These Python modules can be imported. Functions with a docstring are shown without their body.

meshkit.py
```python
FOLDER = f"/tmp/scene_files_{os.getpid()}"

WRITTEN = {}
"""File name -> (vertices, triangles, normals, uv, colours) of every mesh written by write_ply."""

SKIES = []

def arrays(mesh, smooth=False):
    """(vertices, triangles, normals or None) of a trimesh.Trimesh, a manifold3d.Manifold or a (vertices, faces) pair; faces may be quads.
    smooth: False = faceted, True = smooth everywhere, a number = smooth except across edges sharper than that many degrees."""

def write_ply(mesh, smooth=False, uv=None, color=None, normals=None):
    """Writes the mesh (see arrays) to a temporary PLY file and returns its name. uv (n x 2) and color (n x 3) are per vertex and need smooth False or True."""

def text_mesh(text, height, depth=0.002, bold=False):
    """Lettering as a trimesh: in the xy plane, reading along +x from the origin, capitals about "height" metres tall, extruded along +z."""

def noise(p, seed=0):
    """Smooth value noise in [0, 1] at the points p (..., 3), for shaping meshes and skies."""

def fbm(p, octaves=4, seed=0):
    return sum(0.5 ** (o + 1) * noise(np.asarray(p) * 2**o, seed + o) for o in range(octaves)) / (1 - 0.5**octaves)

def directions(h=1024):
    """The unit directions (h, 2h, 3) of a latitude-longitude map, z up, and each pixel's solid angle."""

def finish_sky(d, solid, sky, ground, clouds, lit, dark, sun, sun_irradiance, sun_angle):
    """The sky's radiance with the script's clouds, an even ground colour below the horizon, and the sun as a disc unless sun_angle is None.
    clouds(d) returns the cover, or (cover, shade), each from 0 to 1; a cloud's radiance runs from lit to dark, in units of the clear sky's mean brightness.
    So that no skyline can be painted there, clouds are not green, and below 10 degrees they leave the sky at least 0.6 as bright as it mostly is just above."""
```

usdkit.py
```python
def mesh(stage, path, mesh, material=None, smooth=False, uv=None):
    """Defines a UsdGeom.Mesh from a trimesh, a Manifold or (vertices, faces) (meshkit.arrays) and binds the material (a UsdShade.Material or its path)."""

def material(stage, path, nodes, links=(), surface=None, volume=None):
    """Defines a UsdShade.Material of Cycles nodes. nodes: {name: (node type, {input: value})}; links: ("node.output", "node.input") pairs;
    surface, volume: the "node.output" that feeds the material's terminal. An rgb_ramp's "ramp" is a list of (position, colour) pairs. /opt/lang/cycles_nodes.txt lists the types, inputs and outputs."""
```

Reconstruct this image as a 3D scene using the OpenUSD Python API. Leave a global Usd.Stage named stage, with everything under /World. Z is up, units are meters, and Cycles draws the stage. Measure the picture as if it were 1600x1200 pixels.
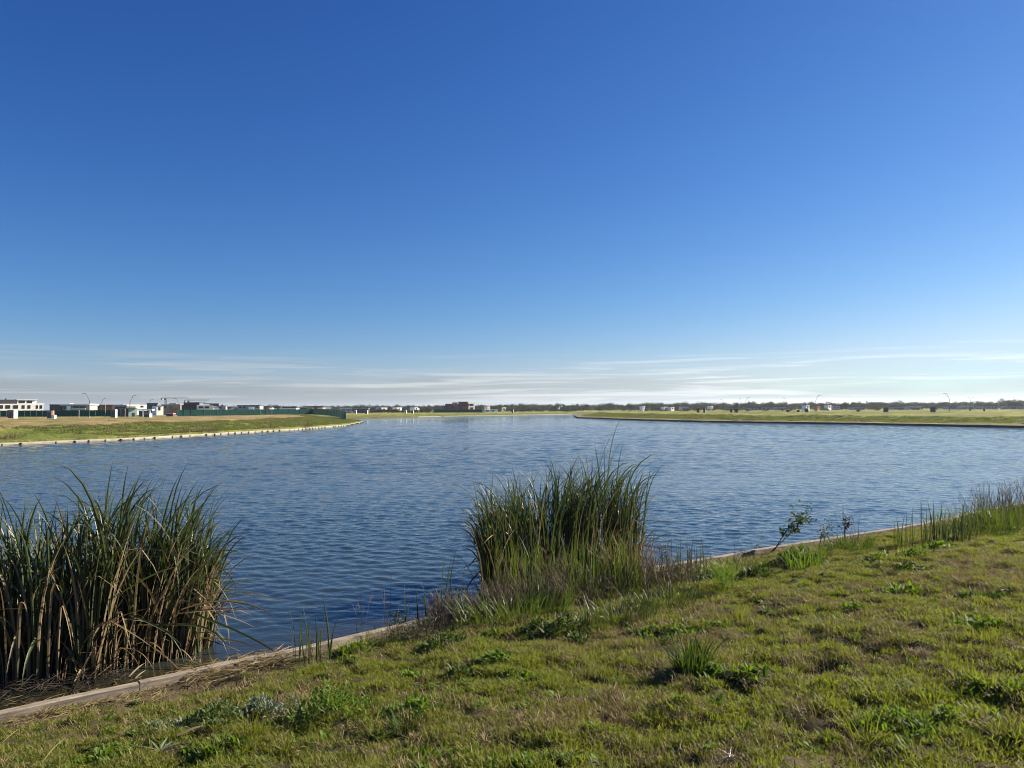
import math, numpy as np, trimesh, usdkit, meshkit
from pxr import Usd, UsdGeom, UsdLux, UsdShade, Gf, Sdf, Vt

stage = Usd.Stage.CreateInMemory()
UsdGeom.SetStageUpAxis(stage, UsdGeom.Tokens.z)
UsdGeom.SetStageMetersPerUnit(stage, 1.0)
world = UsdGeom.Xform.Define(stage, '/World')
stage.SetDefaultPrim(world.GetPrim())
UsdGeom.Scope.Define(stage, '/World/Looks')

# ------------------------------------------------------------------ camera, sky, sun
EYE = np.array([0.0, 0.0, 3.0])                       # three metres over the water
FPX, PITCH, ROLL = 1200.0, math.atan(39 / 1200.0), 0.0050
Fw = np.array([0, math.cos(PITCH), math.sin(PITCH)])
U0 = np.array([0, -math.sin(PITCH), math.cos(PITCH)])
Rt = np.array([1.0, 0, 0]) * math.cos(ROLL) - U0 * math.sin(ROLL)
Up = np.array([1.0, 0, 0]) * math.sin(ROLL) + U0 * math.cos(ROLL)
cam = UsdGeom.Camera.Define(stage, '/World/camera')
cam.CreateHorizontalApertureAttr(36.0); cam.CreateVerticalApertureAttr(27.0)
cam.CreateFocalLengthAttr(27.0); cam.CreateClippingRangeAttr(Gf.Vec2f(0.1, 30000))
cam.AddTransformOp().Set(Gf.Matrix4d(*Rt, 0, *Up, 0, *(-Fw), 0, *EYE, 1))
cam.CreateExposureAttr(1.55)

SUN_AZ, SUN_EL = math.radians(67), math.radians(29)   # azimuth to the right of the view
SUN = np.array([math.sin(SUN_AZ) * math.cos(SUN_EL), math.cos(SUN_AZ) * math.cos(SUN_EL), math.sin(SUN_EL)])
sky = UsdLux.DomeLight.Define(stage, '/World/sky')
sky_mat = usdkit.material(stage, '/World/Looks/sky_air', {
    'sky': ('sky_texture', {'sky_type': 'single_scattering', 'sun_disc': False, 'sun_elevation': SUN_EL, 'sun_rotation': SUN_AZ,
                            'altitude': 10.0, 'air_density': 1.0, 'aerosol_density': 0.2, 'ozone_density': 5.0}),
    'tc': ('texture_coordinate', {}), 'sep': ('separate_xyz', {}),
    'map': ('mapping', {'mapping_type': 'point', 'scale': (2.6, 2.6, 80.0)}), 'map2': ('mapping', {'mapping_type': 'point', 'scale': (2.6, 2.6, 14.0)}),
    'n': ('noise_texture', {'scale': 1.6, 'detail': 8.0, 'roughness': 0.6, 'distortion': 0.6}),
    # low veil that thins out upwards, uneven along the horizon
    'nb': ('noise_texture', {'scale': 1.3, 'detail': 5.0, 'roughness': 0.5}),
    'lift': ('math', {'math_type': 'multiply_add', 'value2': 0.085, 'value3': -0.0425}),
    'zz': ('math', {'math_type': 'add'}),
    'veil': ('map_range', {'range_type': 'smoothstep', 'from_min': 0.044, 'from_max': 0.028, 'to_min': 0.0, 'to_max': 0.72, 'clamp': True}),
    'band': ('map_range', {'range_type': 'smoothstep', 'from_min': 0.082, 'from_max': 0.044, 'to_min': 0.0, 'to_max': 1.0, 'clamp': True}),
    'wisp': ('map_range', {'range_type': 'smoothstep', 'from_min': 0.47, 'from_max': 0.68, 'to_min': 0.0, 'to_max': 0.62, 'clamp': True}),
    'wb': ('math', {'math_type': 'multiply'}),
    'white': ('mix', {'mix_type': 'multiply', 'fac': 1.0, 'color2': (2.05, 2.12, 2.10)}), 'mw': ('mix', {}),
    'bw': ('rgb_to_bw', {}),
    'grey': ('mix', {'mix_type': 'multiply', 'fac': 1.0, 'color2': (0.90, 1.06, 1.12)}),
    'lum': ('combine_color', {}),
    'mx': ('mix', {}),
    # the camera's deep rendering of a clear sky: contrast in red and green, the same in every direction
    'sc': ('separate_color', {}), 'rp': ('math', {'math_type': 'power', 'value2': 1.8}), 'rm': ('math', {'math_type': 'multiply', 'value2': 0.190}),
    'rc': ('math', {'math_type': 'smoothmin', 'value2': 4.0, 'value3': 2.0}), 'gc': ('math', {'math_type': 'smoothmin', 'value2': 5.6, 'value3': 1.9}),
    'gp': ('math', {'math_type': 'power', 'value2': 1.35}), 'gm': ('math', {'math_type': 'multiply', 'value2': 0.348}), 'bwc': ('math', {'math_type': 'smoothmin', 'value2': 6.2, 'value3': 1.6}), 'vp': ('math', {'math_type': 'power', 'value2': 2.1}), 'vm': ('math', {'math_type': 'multiply', 'value2': 0.080}), 'bm': ('math', {'math_type': 'multiply', 'value2': 0.775}),
    'deep': ('combine_color', {}),
    'bg': ('background_shader', {'strength': 0.05})},
    [('tc.generated', 'sep.vector'), ('tc.generated', 'map.vector'), ('map.vector', 'n.vector'), ('tc.generated', 'map2.vector'), ('map2.vector', 'nb.vector'),
     ('nb.fac', 'lift.value1'), ('sep.z', 'zz.value1'), ('lift.value', 'zz.value2'),
     ('zz.value', 'veil.value'), ('sep.z', 'band.value'), ('n.fac', 'wisp.value'), ('wisp.result', 'wb.value1'), ('band.result', 'wb.value2'),
     ('lum.color', 'white.color1'), ('wb.value', 'mw.fac'), ('white.color', 'mw.color2'),
     ('sky.color', 'bw.color'), ('bw.val', 'bwc.value1'), ('bwc.value', 'vp.value1'), ('vp.value', 'vm.value1'), ('vm.value', 'lum.r'), ('vm.value', 'lum.g'), ('vm.value', 'lum.b'), ('lum.color', 'grey.color1'),
     ('veil.result', 'mx.fac'), ('sky.color', 'sc.color'), ('sc.r', 'rp.value1'), ('rp.value', 'rm.value1'), ('rm.value', 'rc.value1'), ('rc.value', 'deep.r'),
     ('sc.g', 'gp.value1'), ('gp.value', 'gm.value1'), ('gm.value', 'gc.value1'), ('gc.value', 'deep.g'), ('sc.b', 'bm.value1'), ('bm.value', 'deep.b'),
     ('deep.color', 'mx.color1'), ('grey.color', 'mx.color2'), ('mx.color', 'mw.color1'), ('mw.color', 'bg.color')],
    surface='bg.background')
UsdShade.MaterialBindingAPI.Apply(sky.GetPrim()).Bind(sky_mat)
sky.GetPrim().SetCustomDataByKey('label', 'deep blue late afternoon sky with thin pale cloud veils low on the horizon')
sky.GetPrim().SetCustomDataByKey('kind', 'structure')
sun = UsdLux.DistantLight.Define(stage, '/World/sun')
sun.CreateNormalizeAttr(True); sun.CreateIntensityAttr(1.25); sun.CreateAngleAttr(0.53); sun.CreateColorAttr(Gf.Vec3f(1.0, 0.88, 0.70))
_z = SUN; _x = np.cross([0, 0, 1.0], _z); _x /= np.linalg.norm(_x); _y = np.cross(_z, _x)
sun.AddTransformOp().Set(Gf.Matrix4d(*_x, 0, *_y, 0, *_z, 0, 0, 0, 0, 1))

# ------------------------------------------------------------------ helpers
rng = np.random.default_rng(7)
taken = {}

def numbered(path):
    n = taken.get(path, 0); taken[path] = n + 1
    return path if n == 0 else f'{path}_{n:03d}'

def tag(p, label=None, cat=None, group=None, kind=None):
    p = p.GetPrim() if hasattr(p, 'GetPrim') else p
    for k, v in (('label', label), ('category', cat), ('group', group), ('kind', kind)):
        if v: p.SetCustomDataByKey(k, v)
    return p

def thing(name, label, cat, loc=(0, 0, 0), rz=0.0, group=None, kind=None):
    x = UsdGeom.Xform.Define(stage, numbered('/World/' + name))
    x.AddTranslateOp().Set(Gf.Vec3d(*map(float, loc)))
    if rz: x.AddRotateZOp().Set(math.degrees(rz))
    return tag(x, label, cat, group, kind)

def obj(name, mesh, mat, parent=None, smooth=False, **kw):
    base = str(parent.GetPath()) if parent is not None else '/World'
    m = usdkit.mesh(stage, numbered(base + '/' + name), mesh, mat, smooth=smooth)
    tag(m, **kw)
    return m.GetPrim()

def copy_of(src, name, label, loc, rz=0.0, scale=1.0, group=None, cat=None):
    x = UsdGeom.Xform.Define(stage, numbered('/World/' + name))
    x.GetPrim().GetReferences().AddInternalReference(src.GetPath())
    x.GetPrim().SetInstanceable(True)
    x.ClearXformOpOrder()
    x.AddTranslateOp().Set(Gf.Vec3d(*map(float, loc))); x.AddRotateZOp().Set(math.degrees(rz))
    x.AddScaleOp().Set(Gf.Vec3f(*([float(scale)] * 3 if np.ndim(scale) == 0 else map(float, scale))))
    return tag(x, label, cat, group)

def ray(px, py):
    d = Rt * (px - 800) / FPX + Up * (600 - py) / FPX + Fw
    return d / d[1]

def at(px, py, D):                                     # the point seen at that pixel at depth D
    return EYE + ray(px, py) * D

def onz(px, py, z):
    d = ray(px, py)
    return EYE + d * (z - EYE[2]) / d[2]

def project(p):
    v = np.asarray(p) - EYE
    w = v @ Fw
    return 800 + FPX * (v @ Rt) / w, 600 - FPX * (v @ Up) / w

def boxm(x0, x1, y0, y1, z0, z1):
    m = trimesh.creation.box([x1 - x0, y1 - y0, z1 - z0]); m.apply_translation([(x0 + x1) / 2, (y0 + y1) / 2, (z0 + z1) / 2])
    return m

def grid_faces(nu, nv):
    i = np.arange((nu - 1) * (nv - 1)); a = (i // (nv - 1)) * nv + i % (nv - 1)
    return np.stack([a, a + nv, a + nv + 1, a + 1], 1)

def tube(points, radii, sides=6):
    p = np.asarray(points, float); t = np.gradient(p, axis=0); t /= np.linalg.norm(t, axis=1, keepdims=True) + 1e-12
    ref = np.where(np.abs(t[:, 2:]) < 0.9, [0, 0, 1.0], [1.0, 0, 0])
    a = np.cross(t, ref); a /= np.linalg.norm(a, axis=1, keepdims=True); b = np.cross(t, a)
    ang = np.arange(sides) * 2 * np.pi / sides
    r = np.broadcast_to(radii, (len(p),))[:, None, None]
    v = p[:, None] + r * (np.cos(ang)[None, :, None] * a[:, None] + np.sin(ang)[None, :, None] * b[:, None])
    i, j = np.meshgrid(np.arange(len(p) - 1), np.arange(sides), indexing='ij')
    q = np.stack([i * sides + j, i * sides + (j + 1) % sides, (i + 1) * sides + (j + 1) % sides, (i + 1) * sides + j], -1).reshape(-1, 4)
    return v.reshape(-1, 3), np.vstack([q[:, [0, 1, 2]], q[:, [0, 2, 3]]])

def cat_mesh(parts):
    vs, fs, n = [], [], 0
    for v, f in parts:
        f = np.asarray(f)
        if f.shape[1] == 4: f = np.vstack([f[:, [0, 1, 2]], f[:, [0, 2, 3]]])
        vs.append(v); fs.append(f + n); n += len(v)
    return np.vstack(vs), np.vstack(fs)

def ribbons(base, az, lean, length, width, droop=0.3, nseg=6, twist=0.6, shape='blade', kink=None, kinkat=0.6, fold=0.25, power=1.7, g=rng):
    """n bent leaves at once. az: which way each bends; lean, droop: angle from the vertical at its foot and added towards its tip."""
    base = np.atleast_2d(base).astype(float); n = len(base)
    full = lambda a: np.broadcast_to(np.asarray(a, float), (n,))
    az, lean, length, width, droop, twist = map(full, (az, lean, length, width, droop, twist))
    u = np.linspace(0, 1, nseg + 1)
    th = lean[:, None] + droop[:, None] * u[None] ** power
    if kink is not None: th = th + full(kink)[:, None] * (u[None] > full(kinkat)[:, None])
    h = np.stack([np.cos(az), np.sin(az), 0 * az], 1)
    d = np.sin(th)[..., None] * h[:, None] + np.cos(th)[..., None] * np.array([0, 0, 1.0])
    step = (length / nseg)[:, None, None]
    p = base[:, None] + np.concatenate([np.zeros((n, 1, 3)), np.cumsum((d[:, :-1] + d[:, 1:]) / 2 * step, 1)], 1)
    side = np.stack([-np.sin(az), np.cos(az), 0 * az], 1)[:, None]
    nor = np.cross(d, side)
    tw = twist[:, None, None] * (0.4 + u[None, :, None])
    sd = np.cos(tw) * side + np.sin(tw) * nor
    nn = np.cross(d, sd)
    if shape == 'strap': w = (1 - u ** 4.5) * (0.7 + 0.3 * np.minimum(1, u * 4))
    elif shape == 'blade': w = (1 - u ** 2.2) * (0.75 + 0.25 * np.minimum(1, u * 5))
    elif shape == 'leaf': w = np.sin(np.pi * np.clip(u, 0.04, 1) ** 0.8) ** 0.8 + 0.06
    else: w = 1 - 0.7 * u
    w = w[None, :, None] * (width / 2)[:, None, None]
    if fold:
        v = np.stack([p - sd * w, p - nn * w * fold * 2, p + sd * w], 2)          # n, seg+1, 3, xyz
        k = 3
    else:
        v = np.stack([p - sd * w, p + sd * w], 2); k = 2
    m = (nseg + 1) * k
    i = np.arange(nseg)[:, None] * k + np.arange(k - 1)[None]
    q = np.stack([i, i + 1, i + 1 + k, i + k], -1).reshape(-1, 4)
    f = (q[None] + (np.arange(n) * m)[:, None, None]).reshape(-1, 4)
    return v.reshape(-1, 3), np.vstack([f[:, [0, 1, 2]], f[:, [0, 2, 3]]])

# ------------------------------------------------------------------ materials
def mat(name, nodes, links=(), surface=None, volume=None):
    return usdkit.material(stage, '/World/Looks/' + name, nodes, list(links), surface, volume)

def leaf_mat(name, ramp, rough=0.5, trans=0.35, tint=(1.15, 1.25, 0.5), patch=0.0, patch_ramp=None, spec=0.35):
    """Leaves differ blade by blade; some sunlight passes through them."""
    nodes = {'g': ('geometry', {}), 'r': ('rgb_ramp', {'ramp': ramp}), 'p': ('principled_bsdf', {'roughness': rough, 'specular_ior_level': spec}),
             't': ('translucent_bsdf', {}), 'tc': ('mix', {'mix_type': 'multiply', 'fac': 1.0, 'color2': tint}), 'm': ('mix_closure', {'fac': trans})}
    links = [('g.random_per_island', 'r.fac'), ('r.color', 'p.base_color'), ('r.color', 'tc.color1'), ('tc.color', 't.color'), ('p.BSDF', 'm.closure1'), ('t.BSDF', 'm.closure2')]
    return mat(name, nodes, links, 'm.closure')

def plain(name, color, rough=0.7, var=0.15, scale=1.5, bump=0.0, metallic=0.0, spec=0.4):
    c = np.array(color, float)
    nodes = {'g': ('geometry', {}), 'n': ('noise_texture', {'scale': scale, 'detail': 5.0, 'roughness': 0.6}),
             'r': ('rgb_ramp', {'ramp': [(0.3, tuple(c * (1 - var))), (0.7, tuple(np.minimum(c * (1 + var), 0.9)))]}),
             'p': ('principled_bsdf', {'roughness': rough, 'metallic': metallic, 'specular_ior_level': spec})}
    links = [('g.position', 'n.vector'), ('n.fac', 'r.fac'), ('r.color', 'p.base_color')]
    if bump:
        nodes['b'] = ('bump', {'strength': bump, 'distance': 0.02}); links += [('n.fac', 'b.height'), ('b.normal', 'p.normal')]
    return mat(name, nodes, links, 'p.BSDF')
# ------------------------------------------------------------------ shorelines
# near shore: straight base line with small deviations, measured along it (t) and into the land (s)
SO = np.array([-4.8, 7.2]); SE = np.array([0.794, 0.608]); SN = np.array([0.608, -0.794])
_px = [(0, 1112), (100, 1090), (230, 1065), (340, 1040), (460, 1017), (640, 975), (1000, 890), (1100, 874), (1200, 857), (1330, 836), (1440, 819), (1500, 806)]
_e = np.array([onz(x, y, 0.15)[:2] for x, y in _px]) - SO
_t, _dv = _e @ SE, _e @ SN
DEV_T = np.concatenate([[-40, _t[0] - 3], _t, [_t[-1] + 6, _t[-1] + 60]])
DEV_V = np.concatenate([[_dv[0], _dv[0]], _dv, [_dv[-1], _dv[-1]]])

def near_xy(t, s):
    d = np.interp(t, DEV_T, DEV_V) + s
    return SO[0] + SE[0] * np.asarray(t) + SN[0] * d, SO[1] + SE[1] * np.asarray(t) + SN[1] * d

def near_ts(x, y):
    dx, dy = np.asarray(x) - SO[0], np.asarray(y) - SO[1]
    t = dx * SE[0] + dy * SE[1]
    return t, dx * SN[0] + dy * SN[1] - np.interp(t, DEV_T, DEV_V)

def near_z(x, y):
    t, s = near_ts(x, y)
    sc = np.clip(s, 0, 60)
    z = 0.06 + 1.30 * np.where(sc < 8.6, (sc / 8.6) ** 0.92, 1 + 0.02 * (sc - 8.6))
    p = np.stack([np.asarray(x, float), np.asarray(y, float), np.zeros_like(np.asarray(x, float))], -1)
    bumps = 0.11 * (meshkit.fbm(p * 0.9, 3, 5) - 0.5) + 0.12 * (meshkit.fbm(p * 2.6, 3, 9) - 0.5) + 0.10 * (meshkit.noise(p * 8.0, 12) - 0.5)
    return z + bumps * np.clip(sc / 0.6, 0, 1)

def ground_at(px, py):
    d = ray(px, py); k = np.linspace(2.0, 45, 9000)
    p = EYE + d * k[:, None]
    below = p[:, 2] < near_z(p[:, 0], p[:, 1])
    i = np.argmax(below)
    return np.array([p[i, 0], p[i, 1], float(near_z(p[i, 0], p[i, 1]))])

LEFT = np.array([(-75, 8), (-57, 46), (-45.3, 68), (-39.5, 79), (-36, 98), (-32.6, 115), (-31, 143), (-35, 180), (-50, 225), (-58, 262)], float)
FAR = np.array([(-58, 262), (-50, 275), (-30, 327), (14.7, 391), (33.5, 423), (70, 447), (160, 470), (300, 480)], float)
RIGHT = np.array([(110, 30), (84, 76), (71, 106.5), (60.5, 132), (51.7, 146), (40.5, 162), (31.7, 190), (20.7, 248), (25, 313)], float)

def resample(P, step):
    L = np.concatenate([[0], np.cumsum(np.linalg.norm(np.diff(P, axis=0), axis=1))])
    q = np.linspace(0, L[-1], max(2, int(L[-1] / step)))
    return np.stack([np.interp(q, L, P[:, 0]), np.interp(q, L, P[:, 1])], 1), q / L[-1]

def bank(P, d0, d1, prof, svals, step, seed, rough):
    """Land behind a shoreline: rows run from the water's edge inland along directions that turn from d0 to d1."""
    S, u = resample(P, step)
    D = np.outer(1 - u, d0) + np.outer(u, d1); D /= np.linalg.norm(D, axis=1, keepdims=True)
    xy = S[:, None] + D[:, None] * svals[None, :, None]
    z = np.interp(svals, [a for a, _ in prof], [b for _, b in prof])[None] + np.zeros(xy.shape[:2])
    p = np.concatenate([xy, np.zeros(xy.shape[:2] + (1,))], 2)
    fade = np.clip(svals / 3, 0, 1)[None] * np.clip(1.5 - svals / 400, 0.15, 1)
    z = z + rough * fade * ((meshkit.fbm(p * 0.13, 4, seed) - 0.5) * 1.3 + (meshkit.fbm(p * 0.55, 3, seed + 3) - 0.5) * 0.7)
    p[..., 2] = z
    skirt = p[:, :1].copy(); skirt[..., 2] = -1.2
    p = np.concatenate([skirt, p], 1)
    return p, (p.reshape(-1, 3), grid_faces(p.shape[0], p.shape[1])), S, D

# ------------------------------------------------------------------ ground materials
turf = mat('turf_soil', {
    'g': ('geometry', {}), 'n1': ('noise_texture', {'scale': 0.9, 'detail': 5.0}), 'n2': ('noise_texture', {'scale': 14.0, 'detail': 6.0, 'roughness': 0.7}),
    'a': ('rgb_ramp', {'ramp': [(0.35, (0.055, 0.055, 0.022)), (0.55, (0.080, 0.066, 0.034)), (0.72, (0.120, 0.095, 0.056))]}),
    'b': ('rgb_ramp', {'ramp': [(0.3, (0.45, 0.45, 0.45)), (0.7, (1.0, 1.0, 1.0))]}), 'm': ('mix', {'mix_type': 'multiply', 'fac': 1.0}),
    'bp': ('bump', {'strength': 0.8, 'distance': 0.03}), 'p': ('principled_bsdf', {'roughness': 0.95, 'specular_ior_level': 0.1})},
    [('g.position', 'n1.vector'), ('g.position', 'n2.vector'), ('n1.fac', 'a.fac'), ('n2.fac', 'b.fac'), ('a.color', 'm.color1'), ('b.color', 'm.color2'),
     ('m.color', 'p.base_color'), ('n2.fac', 'bp.height'), ('bp.normal', 'p.normal')], 'p.BSDF')

def bank_mat(name, low, slope, top, z0, z1, sc=0.25):
    """Grassland by height over the water: dry fringe, green slope, then the flat top."""
    return mat(name, {
        'g': ('geometry', {}), 's': ('separate_xyz', {}),
        'n1': ('noise_texture', {'scale': sc, 'detail': 6.0, 'roughness': 0.65}), 'n2': ('noise_texture', {'scale': 2.2, 'detail': 5.0, 'roughness': 0.7}),
        'off': ('math', {'math_type': 'multiply_add', 'value2': 0.7, 'value3': -0.35}), 'h': ('math', {'math_type': 'add'}),
        'r': ('map_range', {'from_min': z0, 'from_max': z1, 'to_min': 0.0, 'to_max': 1.0, 'clamp': True}),
        'c': ('rgb_ramp', {'ramp': [(0.0, low), (0.16, low), (0.30, slope), (0.74, slope), (0.95, top), (1.0, top)]}),
        'v': ('rgb_ramp', {'ramp': [(0.30, (0.55, 0.60, 0.55)), (0.5, (0.95, 0.95, 0.9)), (0.72, (1.5, 1.35, 1.15))]}),
        'v2': ('rgb_ramp', {'ramp': [(0.30, (0.55, 0.55, 0.55)), (0.72, (1.4, 1.4, 1.4))]}),
        'm': ('mix', {'mix_type': 'multiply', 'fac': 1.0}), 'm2': ('mix', {'mix_type': 'multiply', 'fac': 1.0}),
        'bp': ('bump', {'strength': 0.9, 'distance': 0.25}), 'p': ('principled_bsdf', {'roughness': 0.95, 'specular_ior_level': 0.1})},
        [('g.position', 's.vector'), ('g.position', 'n1.vector'), ('g.position', 'n2.vector'), ('n1.fac', 'off.value1'), ('s.z', 'h.value1'), ('off.value', 'h.value2'),
         ('h.value', 'r.value'), ('r.result', 'c.fac'), ('n1.fac', 'v.fac'), ('n2.fac', 'v2.fac'), ('c.color', 'm.color1'), ('v.color', 'm.color2'),
         ('m.color', 'm2.color1'), ('v2.color', 'm2.color2'), ('m2.color', 'p.base_color'), ('n2.fac', 'bp.height'), ('bp.normal', 'p.normal')], 'p.BSDF')

left_mat = bank_mat('left_bank_grass', (0.110, 0.122, 0.036), (0.110, 0.138, 0.032), (0.250, 0.190, 0.105), 0.1, 1.55)
right_mat = bank_mat('right_bank_grass', (0.190, 0.150, 0.080), (0.085, 0.115, 0.030), (0.195, 0.200, 0.065), 0.15, 1.60)
far_mat = bank_mat('far_bank_grass', (0.100, 0.085, 0.042), (0.120, 0.140, 0.036), (0.190, 0.185, 0.070), 0.0, 1.2)
plain_mat = plain('lake_bed_silt', (0.06, 0.055, 0.035), 0.95, 0.3, 0.02)

# near bank
tt = np.arange(-14, 34, 0.09); ss = np.concatenate([[0.0, 0.04], np.arange(0.1, 10.5, 0.09), np.linspace(10.7, 40, 40)])
T, S_ = np.meshgrid(tt, ss, indexing='ij'); X, Y = near_xy(T, S_)
V = np.stack([X, Y, near_z(X, Y)], -1)
sk = V[:, :1].copy(); sk[..., 2] = -0.8; V = np.concatenate([sk, V], 1)
obj('ground', (V.reshape(-1, 3), grid_faces(*V.shape[:2])[:, ::-1]), turf, smooth=True, label='sloping grassy lake bank in the foreground, green with tan dry patches', kind='structure')
base = trimesh.creation.box([12000, 9000, 1.0]); base.apply_translation([0, 3500, -2.5])
obj('lake_bed', base, plain_mat, label='flat land and lake bed reaching to the horizon', kind='structure')

sv = np.concatenate([np.linspace(0, 16, 33), np.geomspace(17.5, 900, 50)])
Lp, Lm, LS, LD = bank(LEFT, (-1, -0.25), (-1, 0.12), [(0, 0.42), (3, 0.55), (13, 1.45), (22, 1.42), (60, 1.3), (900, 1.25)], sv, 1.2, 11, 0.34)
obj('terrain', Lm, left_mat, smooth=True, label='far left lake bank, green slope under a tan flat field', kind='structure')
Fp, Fm, FS, FD = bank(FAR, (-1, 0.12), (0.5, 1), [(0, 0.15), (2, 0.3), (14, 1.2), (40, 1.2), (3000, 1.2)], np.concatenate([sv[:-1], np.geomspace(900, 4000, 14)]), 4.0, 21, 0.3)
obj('terrain', Fm, far_mat, smooth=True, label='low green bank across the far end of the lake', kind='structure')
Rp, Rm, RS, RD = bank(RIGHT, (0.94, 0.34), (0.86, 0.50), [(0, 0.30), (4, 0.45), (7, 0.55), (14, 1.45), (24, 1.40), (60, 1.3), (900, 1.25)], sv, 1.5, 31, 0.42)
obj('terrain', (Rm[0], Rm[1][:, ::-1]), right_mat, smooth=True, label='far right lake bank, beige dry fringe, dark green slope and flat yellow green field', kind='structure')

# ------------------------------------------------------------------ water: real waves, tessellated finer nearby
ang = np.concatenate([np.linspace(-85, -38, 60)[:-1], np.linspace(-38, 38, 760), np.linspace(38, 85, 60)[1:]])
rad = np.concatenate([np.linspace(2.0, 5.4, 30)[:-1], np.geomspace(5.4, 480, 1150)])
A, R_ = np.meshgrid(np.radians(ang), rad, indexing='ij')
WX, WY = R_ * np.sin(A), R_ * np.cos(A)
dr = np.gradient(rad)[None]; da = R_ * np.gradient(np.radians(ang))[:, None]
cell = np.maximum(dr, da)
wg = np.random.default_rng(3)
N, N2 = 72, 34
lam = np.exp(wg.uniform(np.log(0.11), np.log(0.75), N)); th = np.radians(-99 + 40 * wg.standard_normal(N))
lam = np.concatenate([lam, np.exp(wg.uniform(np.log(0.9), np.log(3.0), N2))]); th = np.concatenate([th, np.radians(-99 + 46 * wg.standard_normal(N2))])
ph = wg.uniform(0, 2 * np.pi, N + N2)
fetch = np.clip((R_ - 16) / 60, 0, 1) ** 0.7
H = np.zeros_like(WX); lost = np.zeros_like(WX)
P2 = np.stack([WX, WY, 0 * WX], -1)
gust = 0.42 + 1.15 * meshkit.fbm(P2 * np.array([0.05, 0.10, 1]), 4, 4)
tn, sn = near_ts(WX, WY)
calm = 1 - 0.72 * np.exp(-((WX + 2.6) ** 2 + (WY - 9.4) ** 2) / 6.0)
calm = calm * np.clip(0.25 + (-sn) / 2.2, 0.25, 1)
calm = calm * (1 - 0.85 * np.exp(-(((WX + 24) / 34) ** 2 + ((WY - 235) / 48) ** 2)))
for k in range(N + N2):
    q = 2 * np.pi / lam[k]
    cut = np.clip((lam[k] / cell - 2.2) / 2.5, 0, 1)
    slope = 0.012 * fetch if k >= N else 0.0142 if lam[k] < 0.55 else 0.009
    arg = q * (WX * np.cos(th[k]) + WY * np.sin(th[k])) + ph[k]
    H += cut * slope / q * (np.sin(arg) + 0.25 * np.cos(2 * arg))
    if k < N: lost += (1 - cut) / N
H *= gust * calm
WV = np.stack([WX, WY, H], -1)
depth = np.clip(-sn / 1.6, 0, 1).ravel()
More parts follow.
